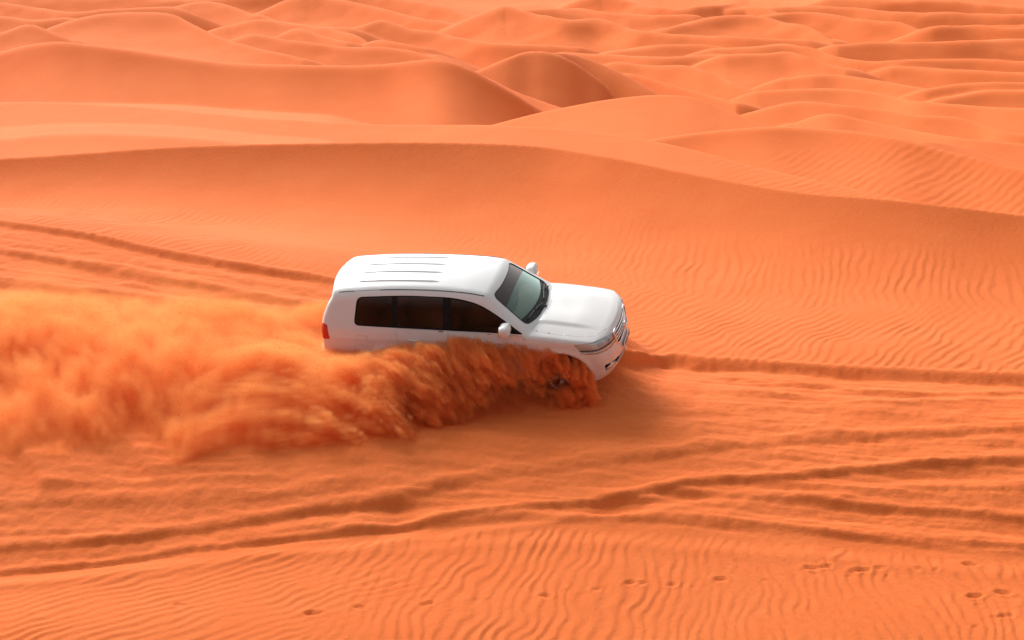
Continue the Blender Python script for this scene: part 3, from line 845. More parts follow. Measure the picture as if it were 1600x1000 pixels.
def finish(nb, name, mat, parent, offset=0.0, shrink=0.0, lip=0.0):
    nb.normal_update()
    if offset or shrink:
        mv = {}
        for v in nb.verts:
            d = v.normal * offset
            if shrink and v.is_boundary:
                t = Vector((0, 0, 0))
                for f in v.link_faces: t += f.calc_center_median() - v.co
                t -= v.normal * t.dot(v.normal)
                if t.length > 1e-9: d = d + t.normalized() * shrink
            mv[v] = d
        for v, d in mv.items(): v.co += d
    if lip:
        be = [e for e in nb.edges if e.is_boundary]
        nrm = {v: v.normal.copy() for e in be for v in e.verts}
        r = bmesh.ops.extrude_edge_only(nb, edges=be)
        newv = [g for g in r['geom'] if isinstance(g, bmesh.types.BMVert)]
        # the new vertices sit on the old ones: find their normals by place
        tab = {tuple(round(c, 6) for c in v.co): n_ for v, n_ in nrm.items()}
        for v in newv:
            n_ = tab.get(tuple(round(c, 6) for c in v.co))
            if n_ is not None: v.co -= n_ * lip
        for e in be: e.smooth = False
    me = bpy.data.meshes.new(name)
    nb.to_mesh(me); nb.free()
    me.polygons.foreach_set('use_smooth', np.full(len(me.polygons), True))
    me.materials.append(mat)
    o = bpy.data.objects.new(name, me)
    COL.objects.link(o)
    o.parent = parent
    return o

# outlines
DLO = round_poly([(-3.45, 1.245, .09), (-3.39, 1.680, .10), (-2.6, 1.722, .3), (-1.75, 1.705, .3), (-1.33, 1.625, .2), (-0.98, 1.435, .2), (-0.60, 1.175, .03)], n=4)
PANES = [round_poly([(-3.425, 1.262, .08), (-3.365, 1.664, .09), (-2.79, 1.697, .03), (-2.79, 1.258, .03)]),
         round_poly([(-2.70, 1.256, .03), (-2.70, 1.700, .03), (-2.2, 1.702, .2), (-1.93, 1.693, .03), (-1.93, 1.236, .03)]),
         round_poly([(-1.80, 1.232, .03), (-1.80, 1.684, .03), (-1.35, 1.608, .2), (-1.00, 1.423, .2), (-0.80, 1.270, .02), (-0.80, 1.203, .02)])]
R_DOOR = round_poly([(-2.745, 1.222, .02), (-2.70, 0.93, .12), (-2.33, 0.68, .2), (-2.30, .46, .06), (-1.855, .46, .04), (-1.855, 1.200, .02)])
F_DOOR = round_poly([(-1.838, 1.200, .02), (-1.838, .46, .05), (-.62, .46, .10), (-.58, .75, .2), (-.60, 1.150, .02)])
WSO = round_poly([(-1.125, -.60, .10), (-1.06, -.3, .3), (-1.045, 0, .3), (-1.06, .3, .3), (-1.125, .60, .10), (-.575, .745, .09), (-.45, .45, .3), (-.40, 0, .4), (-.45, -.45, .3), (-.575, -.745, .09)], n=4)
HOODO = round_poly([(-.37, -.44, .2), (-.33, 0, .3), (-.37, .44, .2), (-.51, .78, .06), (-.2, .835, .2), (.35, .815, .2), (.53, .74, .1), (.735, .40, .2), (.775, 0, .3), (.735, -.40, .2), (.53, -.74, .1), (.35, -.815, .2), (-.2, -.835, .2), (-.51, -.78, .06)])
REAR = round_poly([(-.62, 1.68, .06), (.62, 1.68, .06), (.76, 1.30, .08), (-.76, 1.30, .08)])
FUEL = round_poly([(-3.42, .92, .03), (-3.42, 1.09, .03), (-3.22, 1.09, .03), (-3.22, .92, .03)])
glass_list = []
for sgn in (-1, 1):
    cond = lambda c, n, s=sgn: c.y * s > 0.5 and n.y * s > 0.35
    fs = carve(bm, DLO, (0, 2), cond)
    tb = bmesh.new(); vm = {}
    for f in fs:
        for v in f.verts:
            if v not in vm: vm[v] = tb.verts.new(v.co)
    for f in fs: tb.faces.new([vm[v] for v in f.verts])
    bmesh.ops.delete(bm, geom=fs, context='FACES')
    tb.normal_update()
    for po in PANES:
        pf = carve(tb, po, (0, 2), cond)
        g = extract(tb, pf, 'side_window', TINT, car, offset=-0.010)
        glass_list.append(g)
    finish(tb, 'window_trim', BLACK, car, offset=-0.006, lip=0.02)
    for nm, po in (('rear_door', R_DOOR), ('front_door', F_DOOR)):
        pf = carve(bm, po, (0, 2), lambda c, n, s=sgn: c.y * s > 0.6)
        dr = extract(bm, pf, nm, PAINT, car, shrink=0.0035, lip=0.03)
        if nm == 'rear_door': rd = dr
        else: fd = dr
        hx = -2.52 if nm == 'rear_door' else -1.55
        # pull handle: bowed bar standing off the panel
        def hp(x, z): return float(_sec(z) - _tf(x) - _tr(x)) * sgn
        pts = []; N = 14
        hv = []; hf = []
        for k in range(N + 1):
            t = k / N
            x = hx + 0.20 * t
            lift = 0.012 + 0.034 * math.sin(math.pi * t) ** 0.5
            r1_, r2_ = 0.010, 0.016
            for j in range(8):
                a = j * math.tau / 8
                hv.append((x, hp(x, 1.045) + sgn * (lift + r1_ * math.cos(a)), 1.045 + r2_ * math.sin(a)))
        for k in range(N):
            for j in range(8):
                hf.append((k * 8 + j, k * 8 + (j + 1) % 8, (k + 1) * 8 + (j + 1) % 8, (k + 1) * 8 + j))
        hf.append(tuple(range(8))); hf.append(tuple(N * 8 + j for j in range(8)))
        mesh_object('handle', hv, hf, PAINT, dr)
    if sgn < 0:
        pf = carve(bm, FUEL, (0, 2), lambda c, n: c.y < -0.6)
        extract(bm, pf, 'fuel_flap', PAINT, car, shrink=0.003, lip=0.02)
pf = carve(bm, WSO, (0, 1), lambda c, n: c.z > 1.12 and n.z > 0.2)
wsb = bmesh.new(); vm = {}
for f in pf:
    for v in f.verts:
        if v not in vm: vm[v] = wsb.verts.new(v.co)
for f in pf: wsb.faces.new([vm[v] for v in f.verts])
bmesh.ops.delete(bm, geom=pf, context='FACES')
wsb.normal_update()
# black cowl strip at the foot, dark sun band at the head, green glass between
COWLP = [(-.30, -.9), (-.30, .9)] + [(-.705 + .175 * (1 - (y / .8) ** 2), y) for y in np.linspace(.9, -.9, 11)]
pf = carve(wsb, COWLP, (0, 1), lambda c, n: True)
extract(wsb, pf, 'cowl_panel', PLASTIC, car, offset=-0.012)
BANDP = [(-1.4, -.9), (-1.4, .9)] + [(-.915 + .03 * (1 - (y / .8) ** 2), y) for y in np.linspace(.9, -.9, 9)]
pf = carve(wsb, BANDP, (0, 1), lambda c, n: True)
_tmp = bmesh.new(); vm = {}
for f in pf:
    for v in f.verts:
        if v not in vm: vm[v] = _tmp.verts.new(v.co)
for f in pf: _tmp.faces.new([vm[v] for v in f.verts])
bmesh.ops.delete(wsb, geom=pf, context='FACES')
windscreen = finish(wsb, 'windscreen', WS_GLASS, car, offset=-0.004)
finish(_tmp, 'sun_band', BAND, windscreen, offset=-0.004)
pf = carve(bm, HOODO, (0, 1), lambda c, n: c.z > 0.9 and n.z > 0.1)
extract(bm, pf, 'bonnet', PAINT, car, shrink=0.004, lip=0.03)
pf = carve(bm, REAR, (1, 2), lambda c, n: c.x < -3.5 and n.x < -0.3)
extract(bm, pf, 'rear_window', TINT, car, offset=-0.006)
# ---- lamps, grille and bumper openings, cut from the shell
def carve_turned(angle, poly, cond):
    """carve looking along a direction turned about the upright axis"""
    M = Matrix.Rotation(angle, 4, 'Z')
    bmesh.ops.transform(bm, matrix=M, verts=bm.verts)
    bm.normal_update()
    fs = carve(bm, poly, (1, 2), cond)
    return fs, M
def extract_turned(angle, poly, cond, name, mat, parent, **kw):
    fs, M = carve_turned(angle, poly, cond)
    # keep the one connected patch that the outline means
    left = set(fs); best = []
    while left:
        st_ = [left.pop()]; isl = []
        while st_:
            f = st_.pop(); isl.append(f)
            for e in f.edges:
                for g in e.link_faces:
                    if g in left: left.discard(g); st_.append(g)
        if len(isl) > len(best): best = isl
    fs = best
    nb = bmesh.new(); vm = {}
    for f in fs:
        for v in f.verts:
            if v not in vm: vm[v] = nb.verts.new(v.co)
    for f in fs: nb.faces.new([vm[v] for v in f.verts])
    bmesh.ops.delete(bm, geom=fs, context='FACES')
    MI = M.inverted()
    bmesh.ops.transform(bm, matrix=MI, verts=bm.verts)
    bmesh.ops.transform(nb, matrix=MI, verts=nb.verts)
    bm.normal_update()
    return nb
def copy_bm(nb):
    return nb.copy()
def nose_x(y, z):
    ay = abs(y)
    return float(_nose(z)) - 0.075 * (ay / 0.6) ** 2 - 0.75 * max(ay - 0.58, 0) ** 2
def tube(name, path, radii, mat, parent, n=8, closed=False, flat=None):
    """swept tube; flat = (axis, factor) squeezes the section"""
    P = [Vector(p) for p in path]
    if not isinstance(radii, (list, tuple)): radii = [radii] * len(P)
    v = []; f = []
    m = len(P)
    up = Vector((0, 0, 1))
    for i, p in enumerate(P):
        a = P[(i - 1) % m] if (closed or i > 0) else p
        b = P[(i + 1) % m] if (closed or i < m - 1) else p
        t = (b - a).normalized()
        s = t.cross(up)
        if s.length < 1e-4: s = t.cross(Vector((1, 0, 0)))
        s.normalize(); u = s.cross(t)
        for j in range(n):
            an = j * math.tau / n
            o = s * math.cos(an) * radii[i] * (flat[0] if flat else 1) + u * math.sin(an) * radii[i] * (flat[1] if flat else 1)
            v.append(p + o)
    for i in range(m if closed else m - 1):
        for j in range(n):
            k = (i + 1) % m
            f.append((i * n + j, i * n + (j + 1) % n, k * n + (j + 1) % n, k * n + j))
    if not closed:
        f.append(tuple(range(n))[::-1]); f.append(tuple((m - 1) * n + j for j in range(n)))
    return mesh_object(name, v, f, mat, parent)
def box(name, c, s, mat, parent, bevel=0.01, rot=None, smooth=True):
    b_ = bmesh.new()
    bmesh.ops.create_cube(b_, size=1.0)
    for v in b_.verts: v.co = Vector((v.co.x * s[0], v.co.y * s[1], v.co.z * s[2]))
    if bevel: bmesh.ops.bevel(b_, geom=list(b_.edges), offset=min(bevel, min(s) * 0.45), segments=3, profile=0.6, affect='EDGES')
    M = Matrix.Translation(c) @ (rot.to_4x4() if rot is not None else Matrix())
    bmesh.ops.transform(b_, matrix=M, verts=b_.verts)
    me = bpy.data.meshes.new(name); b_.to_mesh(me); b_.free()
    me.polygons.foreach_set('use_smooth', np.full(len(me.polygons), False))
    me.materials.append(mat)
    o = bpy.data.objects.new(name, me); COL.objects.link(o); o.parent = parent
    return o
def lathe(name, prof, mat, parent, n=40, closed_prof=False, centre=(0, 0, 0), axis='Y'):
    """prof: (radius, along) pairs turned about the axle"""
    v = []; f = []
    m = len(prof)
    for i in range(n):
        a = i * math.tau / n
        for r, t in prof: v.append((centre[0] + r * math.cos(a), centre[1] + t, centre[2] + r * math.sin(a)))
    for i in range(n):
        for j in range(m if closed_prof else m - 1):
            k = (i + 1) % n; j2 = (j + 1) % m
            f.append((i * m + j, i * m + j2, k * m + j2, k * m + j))
    return mesh_object(name, v, f, mat, parent)

HL_ANG = R(42)
for sgn in (-1, 1):
    # headlight: dark bowl, clear lens flush with the wing, chrome strip and two lamp barrels inside
    po = round_poly([(-.575, 1.025, .02), (-.26, 1.050, .2), (.05, 1.020, .2), (.265, .985, .02), (.265, .848, .02), (-.05, .812, .2), (-.48, .850, .06)])
    if sgn > 0: po = [Vector((-p.x, p.y)) for p in po][::-1]
    nb = extract_turned(-sgn * HL_ANG, po, lambda c, n: n.x > 0.15 and c.x > 0.2, 'x', None, None)
    lens = copy_bm(nb)
    bowl = finish(nb, 'headlight', LAMPBOWL, car, offset=-0.022)
    finish(lens, 'lens', CLEAR, bowl, offset=-0.001, lip=0.02)
    st = Matrix.Rotation(sgn * HL_ANG, 4, 'Z')
    def hp3(u, z, off):
        """point on the wing seen along the lamp's own direction, pushed in by off"""
        d = Vector((math.cos(HL_ANG), sgn * math.sin(HL_ANG), 0)); s = Vector((-sgn * math.sin(HL_ANG), math.cos(HL_ANG), 0)) if sgn < 0 else Vector((-math.sin(HL_ANG), math.cos(HL_ANG), 0))
        lo, hi = 0.0, 1.6
        for _ in range(16):
            m_ = (lo + hi) / 2
            p = d * m_ + s * u
            if float(body_f(np.array([p.x]), np.array([p.y]), np.array([z]))[0]) < 0: lo = m_
            else: hi = m_
        p = d * (lo - off) + s * u
        return Vector((p.x, p.y, z))
    us = np.linspace(-.50, .25, 14) if sgn < 0 else np.linspace(.50, -.25, 14)
    tube('chrome_strip', [hp3(u, .868, .010) for u in us], 0.017, CHROME, bowl, flat=(0.7, 1.0))
    tube('dark_strip', [hp3(u, .903, .014) for u in us], 0.007, BLACK, bowl)
    for u in (-.02, -.20, .14):
        uu = u if sgn < 0 else -u
        c0 = hp3(uu, .972, .035); c1 = hp3(uu, .972, .004)
        prof = [(0.0, .010), (.020, .012), (.034, .02), (.040, .030), (.042, .040), (.036, .043)]
        b_ = lathe('lamp_barrel', prof, CHROME, bowl, 20)
        rot = (c1 - c0).to_track_quat('Y', 'Z').to_matrix().to_4x4()
        b_.matrix_local = Matrix.Translation(c0 - (c1 - c0).normalized() * 0.02) @ rot
    # fog lamp pocket in the bumper corner
    po = round_poly([(-.33, .60, .03), (.10, .565, .04), (.10, .49, .04), (-.30, .47, .03)])
    if sgn > 0: po = [Vector((-p.x, p.y)) for p in po][::-1]
    nb = extract_turned(-sgn * R(34), po, lambda c, n: n.x > 0.35 and c.x > 0.6, 'x', None, None)
    fog = finish(nb, 'fog_light', BLACK, car, offset=-0.035)
    a_ = R(34)
    d = Vector((math.cos(a_), sgn * math.sin(a_), 0)); s = Vector((-math.sin(a_), math.cos(a_), 0)) if sgn > 0 else Vector((math.sin(a_), math.cos(a_), 0))
    def fp(u, z, off):
        lo, hi = 0.0, 1.6
        for _ in range(16):
            m_ = (lo + hi) / 2
            p = d * m_ + s * u
            if float(body_f(np.array([p.x]), np.array([p.y]), np.array([z]))[0]) < 0: lo = m_
            else: hi = m_
        p = d * (lo - off) + s * u
        return Vector((p.x, p.y, z))
    us = [-.28, -.2, -.12, -.05]
    us = us if sgn < 0 else [-u for u in us]
    tube('chrome_blade', [fp(u, .500 + .03 * k / 3 , .012) for k, u in enumerate(us)], [.018, .03, .03, .014], SILVER, fog, flat=(0.6, 1.2))
    b_ = lathe('lamp', [(0, .018), (.03, .016), (.038, .008), (.040, 0)], CLEAR, fog, 20)
    c0 = fp(-.16 if sgn < 0 else .16, .545, .03)
    b_.matrix_local = Matrix.Translation(c0) @ d.to_track_quat('Y', 'Z').to_matrix().to_4x4()
    # tail light wrapping the rear corner
    po = round_poly([(-.22, 1.25, .03), (.13, 1.245, .04), (.20, 1.00, .03), (-.22, .985, .03)])
    if sgn > 0: po = [Vector((-p.x, p.y)) for p in po][::-1]
    ta = math.pi + sgn * R(44)
    u0 = -4.06 * math.sin(ta) + sgn * .85 * math.cos(ta)
    po = [Vector((p.x + u0, p.y)) for p in po]
    nb = extract_turned(ta, po, lambda c, n: n.x > 0.15 and c.x > 1.0, 'x', None, None)
    finish(nb, 'tail_light', RED, car, offset=0.004, lip=0.02)

# grille opening, bumper intake
GR = round_poly([(-.50, 1.005, .04), (.50, 1.005, .04), (.44, .80, .05), (.36, .745, .05), (-.36, .745, .05), (-.44, .80, .05)])
fs = carve(bm, GR, (1, 2), lambda c, n: c.x > 0.5 and n.x > 0.2)
grille = extract(bm, fs, 'grille', PLASTIC, car, offset=-0.045)
tag(grille)
ys = np.linspace(-1, 1, 25)
for z, hw, r_ in ((.972, .475, .014), (.915, .465, .017), (.858, .45, .017), (.803, .425, .015)):
    tube('grille_bar', [(nose_x(y * hw, z) - 0.012, y * hw, z) for y in ys], r_, CHROME, grille, 8, flat=(0.9, 0.85))
ring = [(p.x, p.y) for p in GR]
tube('grille_frame', [(nose_x(u, w_) + 0.002, u, w_) for u, w_ in ring], 0.013, CHROME, grille, 8, closed=True)
# emblem: two crossed ovals inside a larger one
emb = tube('emblem', [(nose_x(0, .89) + 0.030, .088 * math.cos(t), .888 + .060 * math.sin(t)) for t in np.linspace(0, math.tau, 33)[:-1]], 0.0085, CHROME, grille, 8, closed=True)
tube('inner_oval', [(nose_x(0, .89) + 0.031, .028 * math.cos(t), .893 + .052 * math.sin(t)) for t in np.linspace(0, math.tau, 25)[:-1]], 0.0075, CHROME, grille, 8, closed=True)
tube('inner_oval', [(nose_x(0, .89) + 0.031, .060 * math.cos(t), .917 + .022 * math.sin(t)) for t in np.linspace(0, math.tau, 25)[:-1]], 0.0075, CHROME, grille, 8, closed=True)
INT = round_poly([(-.56, .545, .03), (.56, .545, .03), (.50, .455, .04), (-.50, .455, .04)])
fs = carve(bm, INT, (1, 2), lambda c, n: c.x > 0.5 and n.x > 0.1)
intake = extract(bm, fs, 'bumper_intake', PLASTIC, car, offset=-0.05)
for z in (.48, .515): tube('slat', [(nose_x(y * .50, z) - 0.03, y * .50, z) for y in ys], 0.008, BLACK, intake, 6)
# number plate, facing forward on the bumper
pl = box('number_plate', Vector((nose_x(0, .64) + 0.018, 0, .645)), (0.014, .52, .115), WHITE_PLATE, car, 0.006)
for k, y in enumerate((-.17, -.10, .0, .06, .12, .18)):
    box('plate_character', Vector((nose_x(0, .64) + 0.0262, -y, .645)), (0.003, .030, .062), BLACK, pl, 0)
body = finish(bm, 'body', PAINT, car, lip=0.03)

# ---- cabin: liner, dashboard, seats, wheel
def cabin_f(x, y, z):
    f = body_f(x, y, z) + 0.065
    f = kmax(f, 0.55 - z, 0.03)
    f = kmax(f, x + 0.42, 0.03)
    return kmax(f, -3.80 - x, 0.03)
CPT, CF = surface_nets(cabin_f, (-4.0, -1.0, 0.48), (-0.2, 1.0, 1.9), 0.045)
cen = CPT[CF].mean(1)
keep = np.ones(len(CF), bool)
def grown(poly, k):
    c = sum((Vector(p) for p in poly), Vector((0, 0))) / len(poly)
    return [c + (Vector(p) - c) * k for p in poly]
_d = grown(DLO, 1.02); _w = grown(WSO, 1.12); _r = grown(REAR, 1.05)
for i, c in enumerate(cen):
    if abs(c[1]) > 0.5 and inside_poly(_d, c[0], c[2]) : keep[i] = False
    elif c[2] > 1.12 and inside_poly(_w, c[0], c[1]) and c[0] > -1.25: keep[i] = False
    elif c[0] < -3.6 and inside_poly(_r, c[1], c[2]): keep[i] = False
LINER = plain_mat('beige_cabin_lining', (0.46, 0.40, 0.33), 0.85, vary=0.1, bump=0.2, bump_scale=60)
liner = mesh_object('cabin_lining', CPT, CF[keep], LINER, car)
# dashboard: rolled top following the screen
dv = []; df = []
prof = [(-.50, 1.10), (-.56, 1.165), (-.70, 1.185), (-.86, 1.175), (-.95, 1.13), (-.99, 1.04), (-.96, .90), (-.90, .72), (-.55, .70)]
yy = np.linspace(-.80, .80, 21)
for y in yy:
    hump = 0.03 * math.exp(-((y - .37) / .17) ** 2)
    for k, (x, z) in enumerate(prof): dv.append((x - 0.18 * y * y + 0.02, y, z + (hump if 2 <= k <= 4 else 0)))
m = len(prof)
for i in range(len(yy) - 1):
    for j in range(m - 1): df.append((i * m + j, i * m + j + 1, (i + 1) * m + j + 1, (i + 1) * m + j))
mesh_object('dashboard', dv, df, LINER, car)
sw = tube('steering_wheel', [(-1.04 - .075 * math.sin(t), .37 + .185 * math.cos(t), 1.09 + .165 * math.sin(t)) for t in np.linspace(0, math.tau, 33)[:-1]], 0.017, PLASTIC, car, 8, closed=True)
tube('spoke', [(-1.04, .37 - .18, 1.09), (-1.01, .37, 1.075), (-1.04, .37 + .18, 1.09)], [.014, .05, .014], PLASTIC, sw)
tube('spoke', [(-1.01, .37, 1.075), (-.97, .37, .93)], [.04, .016], PLASTIC, sw)
def seat(x, y, w):
    o = bpy.data.objects.new('seat', None); COL.objects.link(o); o.parent = car
    o.location = (x, y, .55)
    rb = Matrix.Rotation(R(-14), 3, 'Y')
    box('seat_cushion', Vector((.02, 0, .20)), (.52, w, .22), SEATM, o, 0.07)
    box('backrest', Vector((-.31, 0, .53)), (.16, w, .62), SEATM, o, 0.06, rb)
    for yq in ((0,) if w < 0.8 else (-.4, 0, .4)):
        box('head_restraint', Vector((-.42, yq, .93)), (.10, .26, .17), SEATM, o, 0.045, rb)
seat(-1.45, .38, .52); seat(-1.45, -.38, .52); seat(-2.35, 0, 1.3); seat(-3.15, 0, 1.2)
rm = box('rear_view_mirror', Vector((-1.02, 0, 1.60)), (.03, .24, .07), PLASTIC, car, 0.014)
tube('stem', [(-1.02, 0, 1.60), (-.99, 0, 1.66)], .01, PLASTIC, rm)

# ---- roof: ribs, channels, rear seam
def roof_pt(x, y, off=0.0):
    return Vector((x, y, float(body_top(np.array([x]), np.array([y]))[0]) + off))
def strip(name, pts, w, h_, mat, parent, side):
    """low raised strip along a path; side = unit vector across it"""
    v = []; f = []
    m = len(pts)
    for i, p in enumerate(pts):
        e = math.sin(math.pi * min(1, min(i, m - 1 - i) / 2.0) / 2) if m > 4 else 1
        for q, z in ((-1, -.004), (-.6, h_ * e), (.6, h_ * e), (1, -.004)):
            v.append(Vector(p) + Vector(side) * q * w * 0.5 + Vector((0, 0, z)))
    for i in range(m - 1):
        for j in range(3): f.append((i * 4 + j, i * 4 + j + 1, i * 4 + 5 + j, i * 4 + 4 + j))
    return mesh_object(name, v, f, mat, parent)
for y in (-.42, -.15, .13, .41):
    strip('roof_rib', [roof_pt(x, y) for x in np.linspace(-3.5, -2.05, 24)], 0.065, 0.011, PAINT, car, (0, 1, 0))
def rail_pt(x, sgn, off=0.0):
    """edge between roof and side"""
    z = float(_roof(np.array([x]))[0]) - 0.062
    lo, hi = 0.3, 0.9
    zz = z - 0.028
    for _ in range(15):
        m_ = (lo + hi) / 2
        if float(body_f(np.array([x]), np.array([m_]), np.array([zz]))[0]) < 0: lo = m_
        else: hi = m_
    return Vector((x, sgn * (lo + off), zz))
for sgn in (-1, 1):
    for xa, xb, w_ in ((-3.70, -3.45, .012), (-3.0, -1.25, .014)):
        path = [rail_pt(x, sgn) + Vector((0, sgn * -0.004, 0.004)) for x in np.linspace(xa, xb, 22)]
        tube('roof_channel', path, w_ * 0.6, SEAM, car, 6)
    path = [rail_pt(x, sgn) + Vector((0, sgn * -0.006, 0.001)) for x in np.linspace(-3.45, -3.0, 8)]
    tube('roof_channel', path, 0.005, SEAM, car, 6)
tube('roof_seam', [rail_pt(-3.71, -1)] + [roof_pt(-3.71, y, -0.001) for y in np.linspace(-.58, .58, 15)] + [rail_pt(-3.71, 1)], 0.0035, SEAM, car, 6)
# ---- wipers on the screen
def ws_pt(x, y, off):
    return roof_pt(x, y, off)
for y0, y1 in ((-.66, -.06), (.02, .62)):
    pth = []
    for k in range(9):
        y = y0 + (y1 - y0) * k / 8
        pth.append(ws_pt(-.445 - .30 * y * y - .03 * math.sin(math.pi * k / 8), y, .022))
    wp = tube('wiper', pth, 0.010, BLACK, car, 6)
    pv = ws_pt(-.385 - .3 * y1 * y1, y1, 0.016)
    tube('wiper_arm', [pv, (pv + pth[4]) / 2 + Vector((-.01, 0, .012)), pth[4] + Vector((0, 0, .012))], [.013, .010, .007], BLACK, wp, 6)
tube('windscreen_seal', [roof_pt(p.x, p.y, 0.001) for p in WSO], 0.0075, BLACK, windscreen, 6, closed=True)
# ---- door mirrors
def superell(name, c, s, e, mat, parent, nu=28, nv=16, taper=0.0):
    v = []; f = []
    def sp(t, p): return math.copysign(abs(t) ** p, t)
    for i in range(nv + 1):
        a = -math.pi / 2 + math.pi * i / nv
        for j in range(nu):
            b = math.tau * j / nu
            x = sp(math.cos(a), e) * sp(math.cos(b), e); y = sp(math.cos(a), e) * sp(math.sin(b), e); z = sp(math.sin(a), e)
            k = 1 + taper * z
            v.append((c[0] + s[0] * x * (1 - 0.25 * max(x, 0) * abs(z)), c[1] + s[1] * y * k, c[2] + s[2] * z))
    for i in range(nv):
        for j in range(nu): f.append((i * nu + j, i * nu + (j + 1) % nu, (i + 1) * nu + (j + 1) % nu, (i + 1) * nu + j))
    return mesh_object(name, v, f, mat, parent)
for sgn in (-1, 1):
    mr = superell('door_mirror', (-.86, sgn * 1.065, 1.30), (.09, .145, .105), .62, PAINT, car, taper=0.06)
    g = superell('mirror_glass', (-.935, sgn * 1.065, 1.30), (.012, .122, .085), .55, CHROME, mr)
    tube('mirror_arm', [(-.80, sgn * .90, 1.215), (-.83, sgn * .98, 1.225), (-.86, sgn * 1.04, 1.24)], [.035, .032, .035], BLACK, mr, 8)
    box('indicator', Vector((-.772, sgn * 1.09, 1.245)), (.018, .10, .014), CLEAR, mr, 0.004)
# ---- wheels
def wheel(x, sgn, steer=0.0):
    w = bpy.data.objects.new('wheel', None); COL.objects.link(w); w.parent = car
    w.location = (x, sgn * .83, .40); w.rotation_euler = (0, R(17 * (x + 3)), steer + (0 if sgn < 0 else math.pi))
    # outer side of the wheel is local -Y
    tp = [(.245, .10), (.27, .128), (.33, .142), (.375, .135), (.395, .105), (.400, .05), (.400, -.05), (.395, -.105), (.375, -.135), (.33, -.142), (.27, -.128), (.245, -.10)]
    ty = lathe('tyre', tp, RUBBER, w, 56, closed_prof=True)
    tb_ = bmesh.new()
    for i in range(36):
        a = i * math.tau / 36
        for t0, t1, sh in ((-.10, -.035, 0), (-.028, .028, .5), (.035, .10, 0)):
            aa = a + sh * math.tau / 36
            q = []
            for dr in (0.0, .012):
                for dt, da in ((t0, -.055), (t1, -.055), (t1, .055), (t0, .055)):
                    r_ = .396 + dr
                    q.append(tb_.verts.new((r_ * math.cos(aa + da), dt, r_ * math.sin(aa + da))))
            for c in ((4, 5, 6, 7), (0, 1, 5, 4), (1, 2, 6, 5), (2, 3, 7, 6), (3, 0, 4, 7)): tb_.faces.new([q[k] for k in c])
    me = bpy.data.meshes.new('tread'); tb_.to_mesh(me); tb_.free(); me.materials.append(RUBBER)
    t_ = bpy.data.objects.new('tread', me); COL.objects.link(t_); t_.parent = w; t_['kind'] = 'stuff'
    lathe('rim', [(.252, -.115), (.245, -.125), (.232, -.118), (.222, -.09), (.215, .09), (.235, .11), (.25, .115)], SILVER, w, 48)
    lathe('brake_disc', [(0.05, .03), (.165, .03), (.165, .01), (.05, .01)], SILVER, w, 32)
    for k in range(5):
        a = k * math.tau / 5 + math.pi / 2
        for da in (-.16, .16):
            p0 = Vector((.055 * math.cos(a + da * 1.4), -.088, .055 * math.sin(a + da * 1.4)))
            p1 = Vector((.15 * math.cos(a + da * .8), -.108, .15 * math.sin(a + da * .8)))
            p2 = Vector((.236 * math.cos(a + da), -.112, .236 * math.sin(a + da)))
            tube('spoke', [p0, p1, p2], [.024, .019, .021], SILVER, w, 8)
    lathe('hub_cap', [(0, -.118), (.030, -.117), (.045, -.108), (.060, -.095), (.064, -.07)], SILVER, w, 24)
    for k in range(5):
        a = (k + .5) * math.tau / 5 + math.pi / 2
        lathe('wheel_nut', [(0, -.104), (.009, -.102), (.011, -.09)], CHROME, w, 8, centre=(.062 * math.cos(a), 0, .062 * math.sin(a)))
wheel(0, -1, R(-3)); wheel(0, 1, R(-3)); wheel(-2.85, -1); wheel(-2.85, 1)
# underbody and well lining
box('underbody', Vector((-1.45, 0, .42)), (3.9, 1.06, .20), PLASTIC, car, 0.05)
print('car done %.1f s' % (time.time() - T_START))
# ------------------------------------------------------------------ sand thrown up by the wheels, and the dust it leaves
_G3 = RNG.normal(size=(64, 64, 64, 3)).astype(np.float32)
_G3 /= np.linalg.norm(_G3, axis=3, keepdims=True)
def noise3(x, y, z, seed=0):
    x = (x + seed * 7.13).astype(np.float32); y = (y + seed * 3.71).astype(np.float32); z = (z + seed * 5.39).astype(np.float32)
    xi = np.floor(x).astype(np.int32); yi = np.floor(y).astype(np.int32); zi = np.floor(z).astype(np.int32)
    xf = x - xi; yf = y - yi; zf = z - zi
    u = xf * xf * (3 - 2 * xf); v = yf * yf * (3 - 2 * yf); w = zf * zf * (3 - 2 * zf)
    r = 0
    for i in (0, 1):
        for j in (0, 1):
            for k in (0, 1):
                g = _G3[(xi + i) & 63, (yi + j) & 63, (zi + k) & 63]
                d = g[..., 0] * (xf - i) + g[..., 1] * (yf - j) + g[..., 2] * (zf - k)
                r = r + d * (u if i else 1 - u) * (v if j else 1 - v) * (w if k else 1 - w)
    return r
def fbm3(x, y, z, octaves=4, seed=0, gain=0.5):
    s = 0; a = 1.0; f = 1.0
    for k in range(octaves):
        s = s + a * noise3(x * f, y * f, z * f, seed + k); a *= gain; f *= 2.03
    return s
_pp = H([(-14, 33.9), (-10, 33.5), (-6, 33.0), (-3.5, 32.45), (-1.88, 32.08), (0.89, 31.42), (3, 30.9)])
_Q = H([(-.6, .40), (-.2, .48), (.2, .58), (.8, .86), (1.4, 1.30), (1.9, 1.80), (2.4, 2.35), (3.4, 3.1), (4.6, 3.8), (7, 4.35), (10, 4.6), (16, 4.8)])
_HT = H([(-.70, .10), (-.52, .40), (-.32, .80), (0, 1.04), (.4, 1.06), (.9, 1.03), (1.6, 1.04), (2.3, 1.04), (3.0, .96), (3.8, .90), (5, .76), (6.5, .68), (9, .62), (16, .55)])
_TIP = H([(-1, .35), (0, .35), (.5, .50), (1.2, .48), (1.7, .26), (2.1, .06), (2.5, 0), (20, 0)])
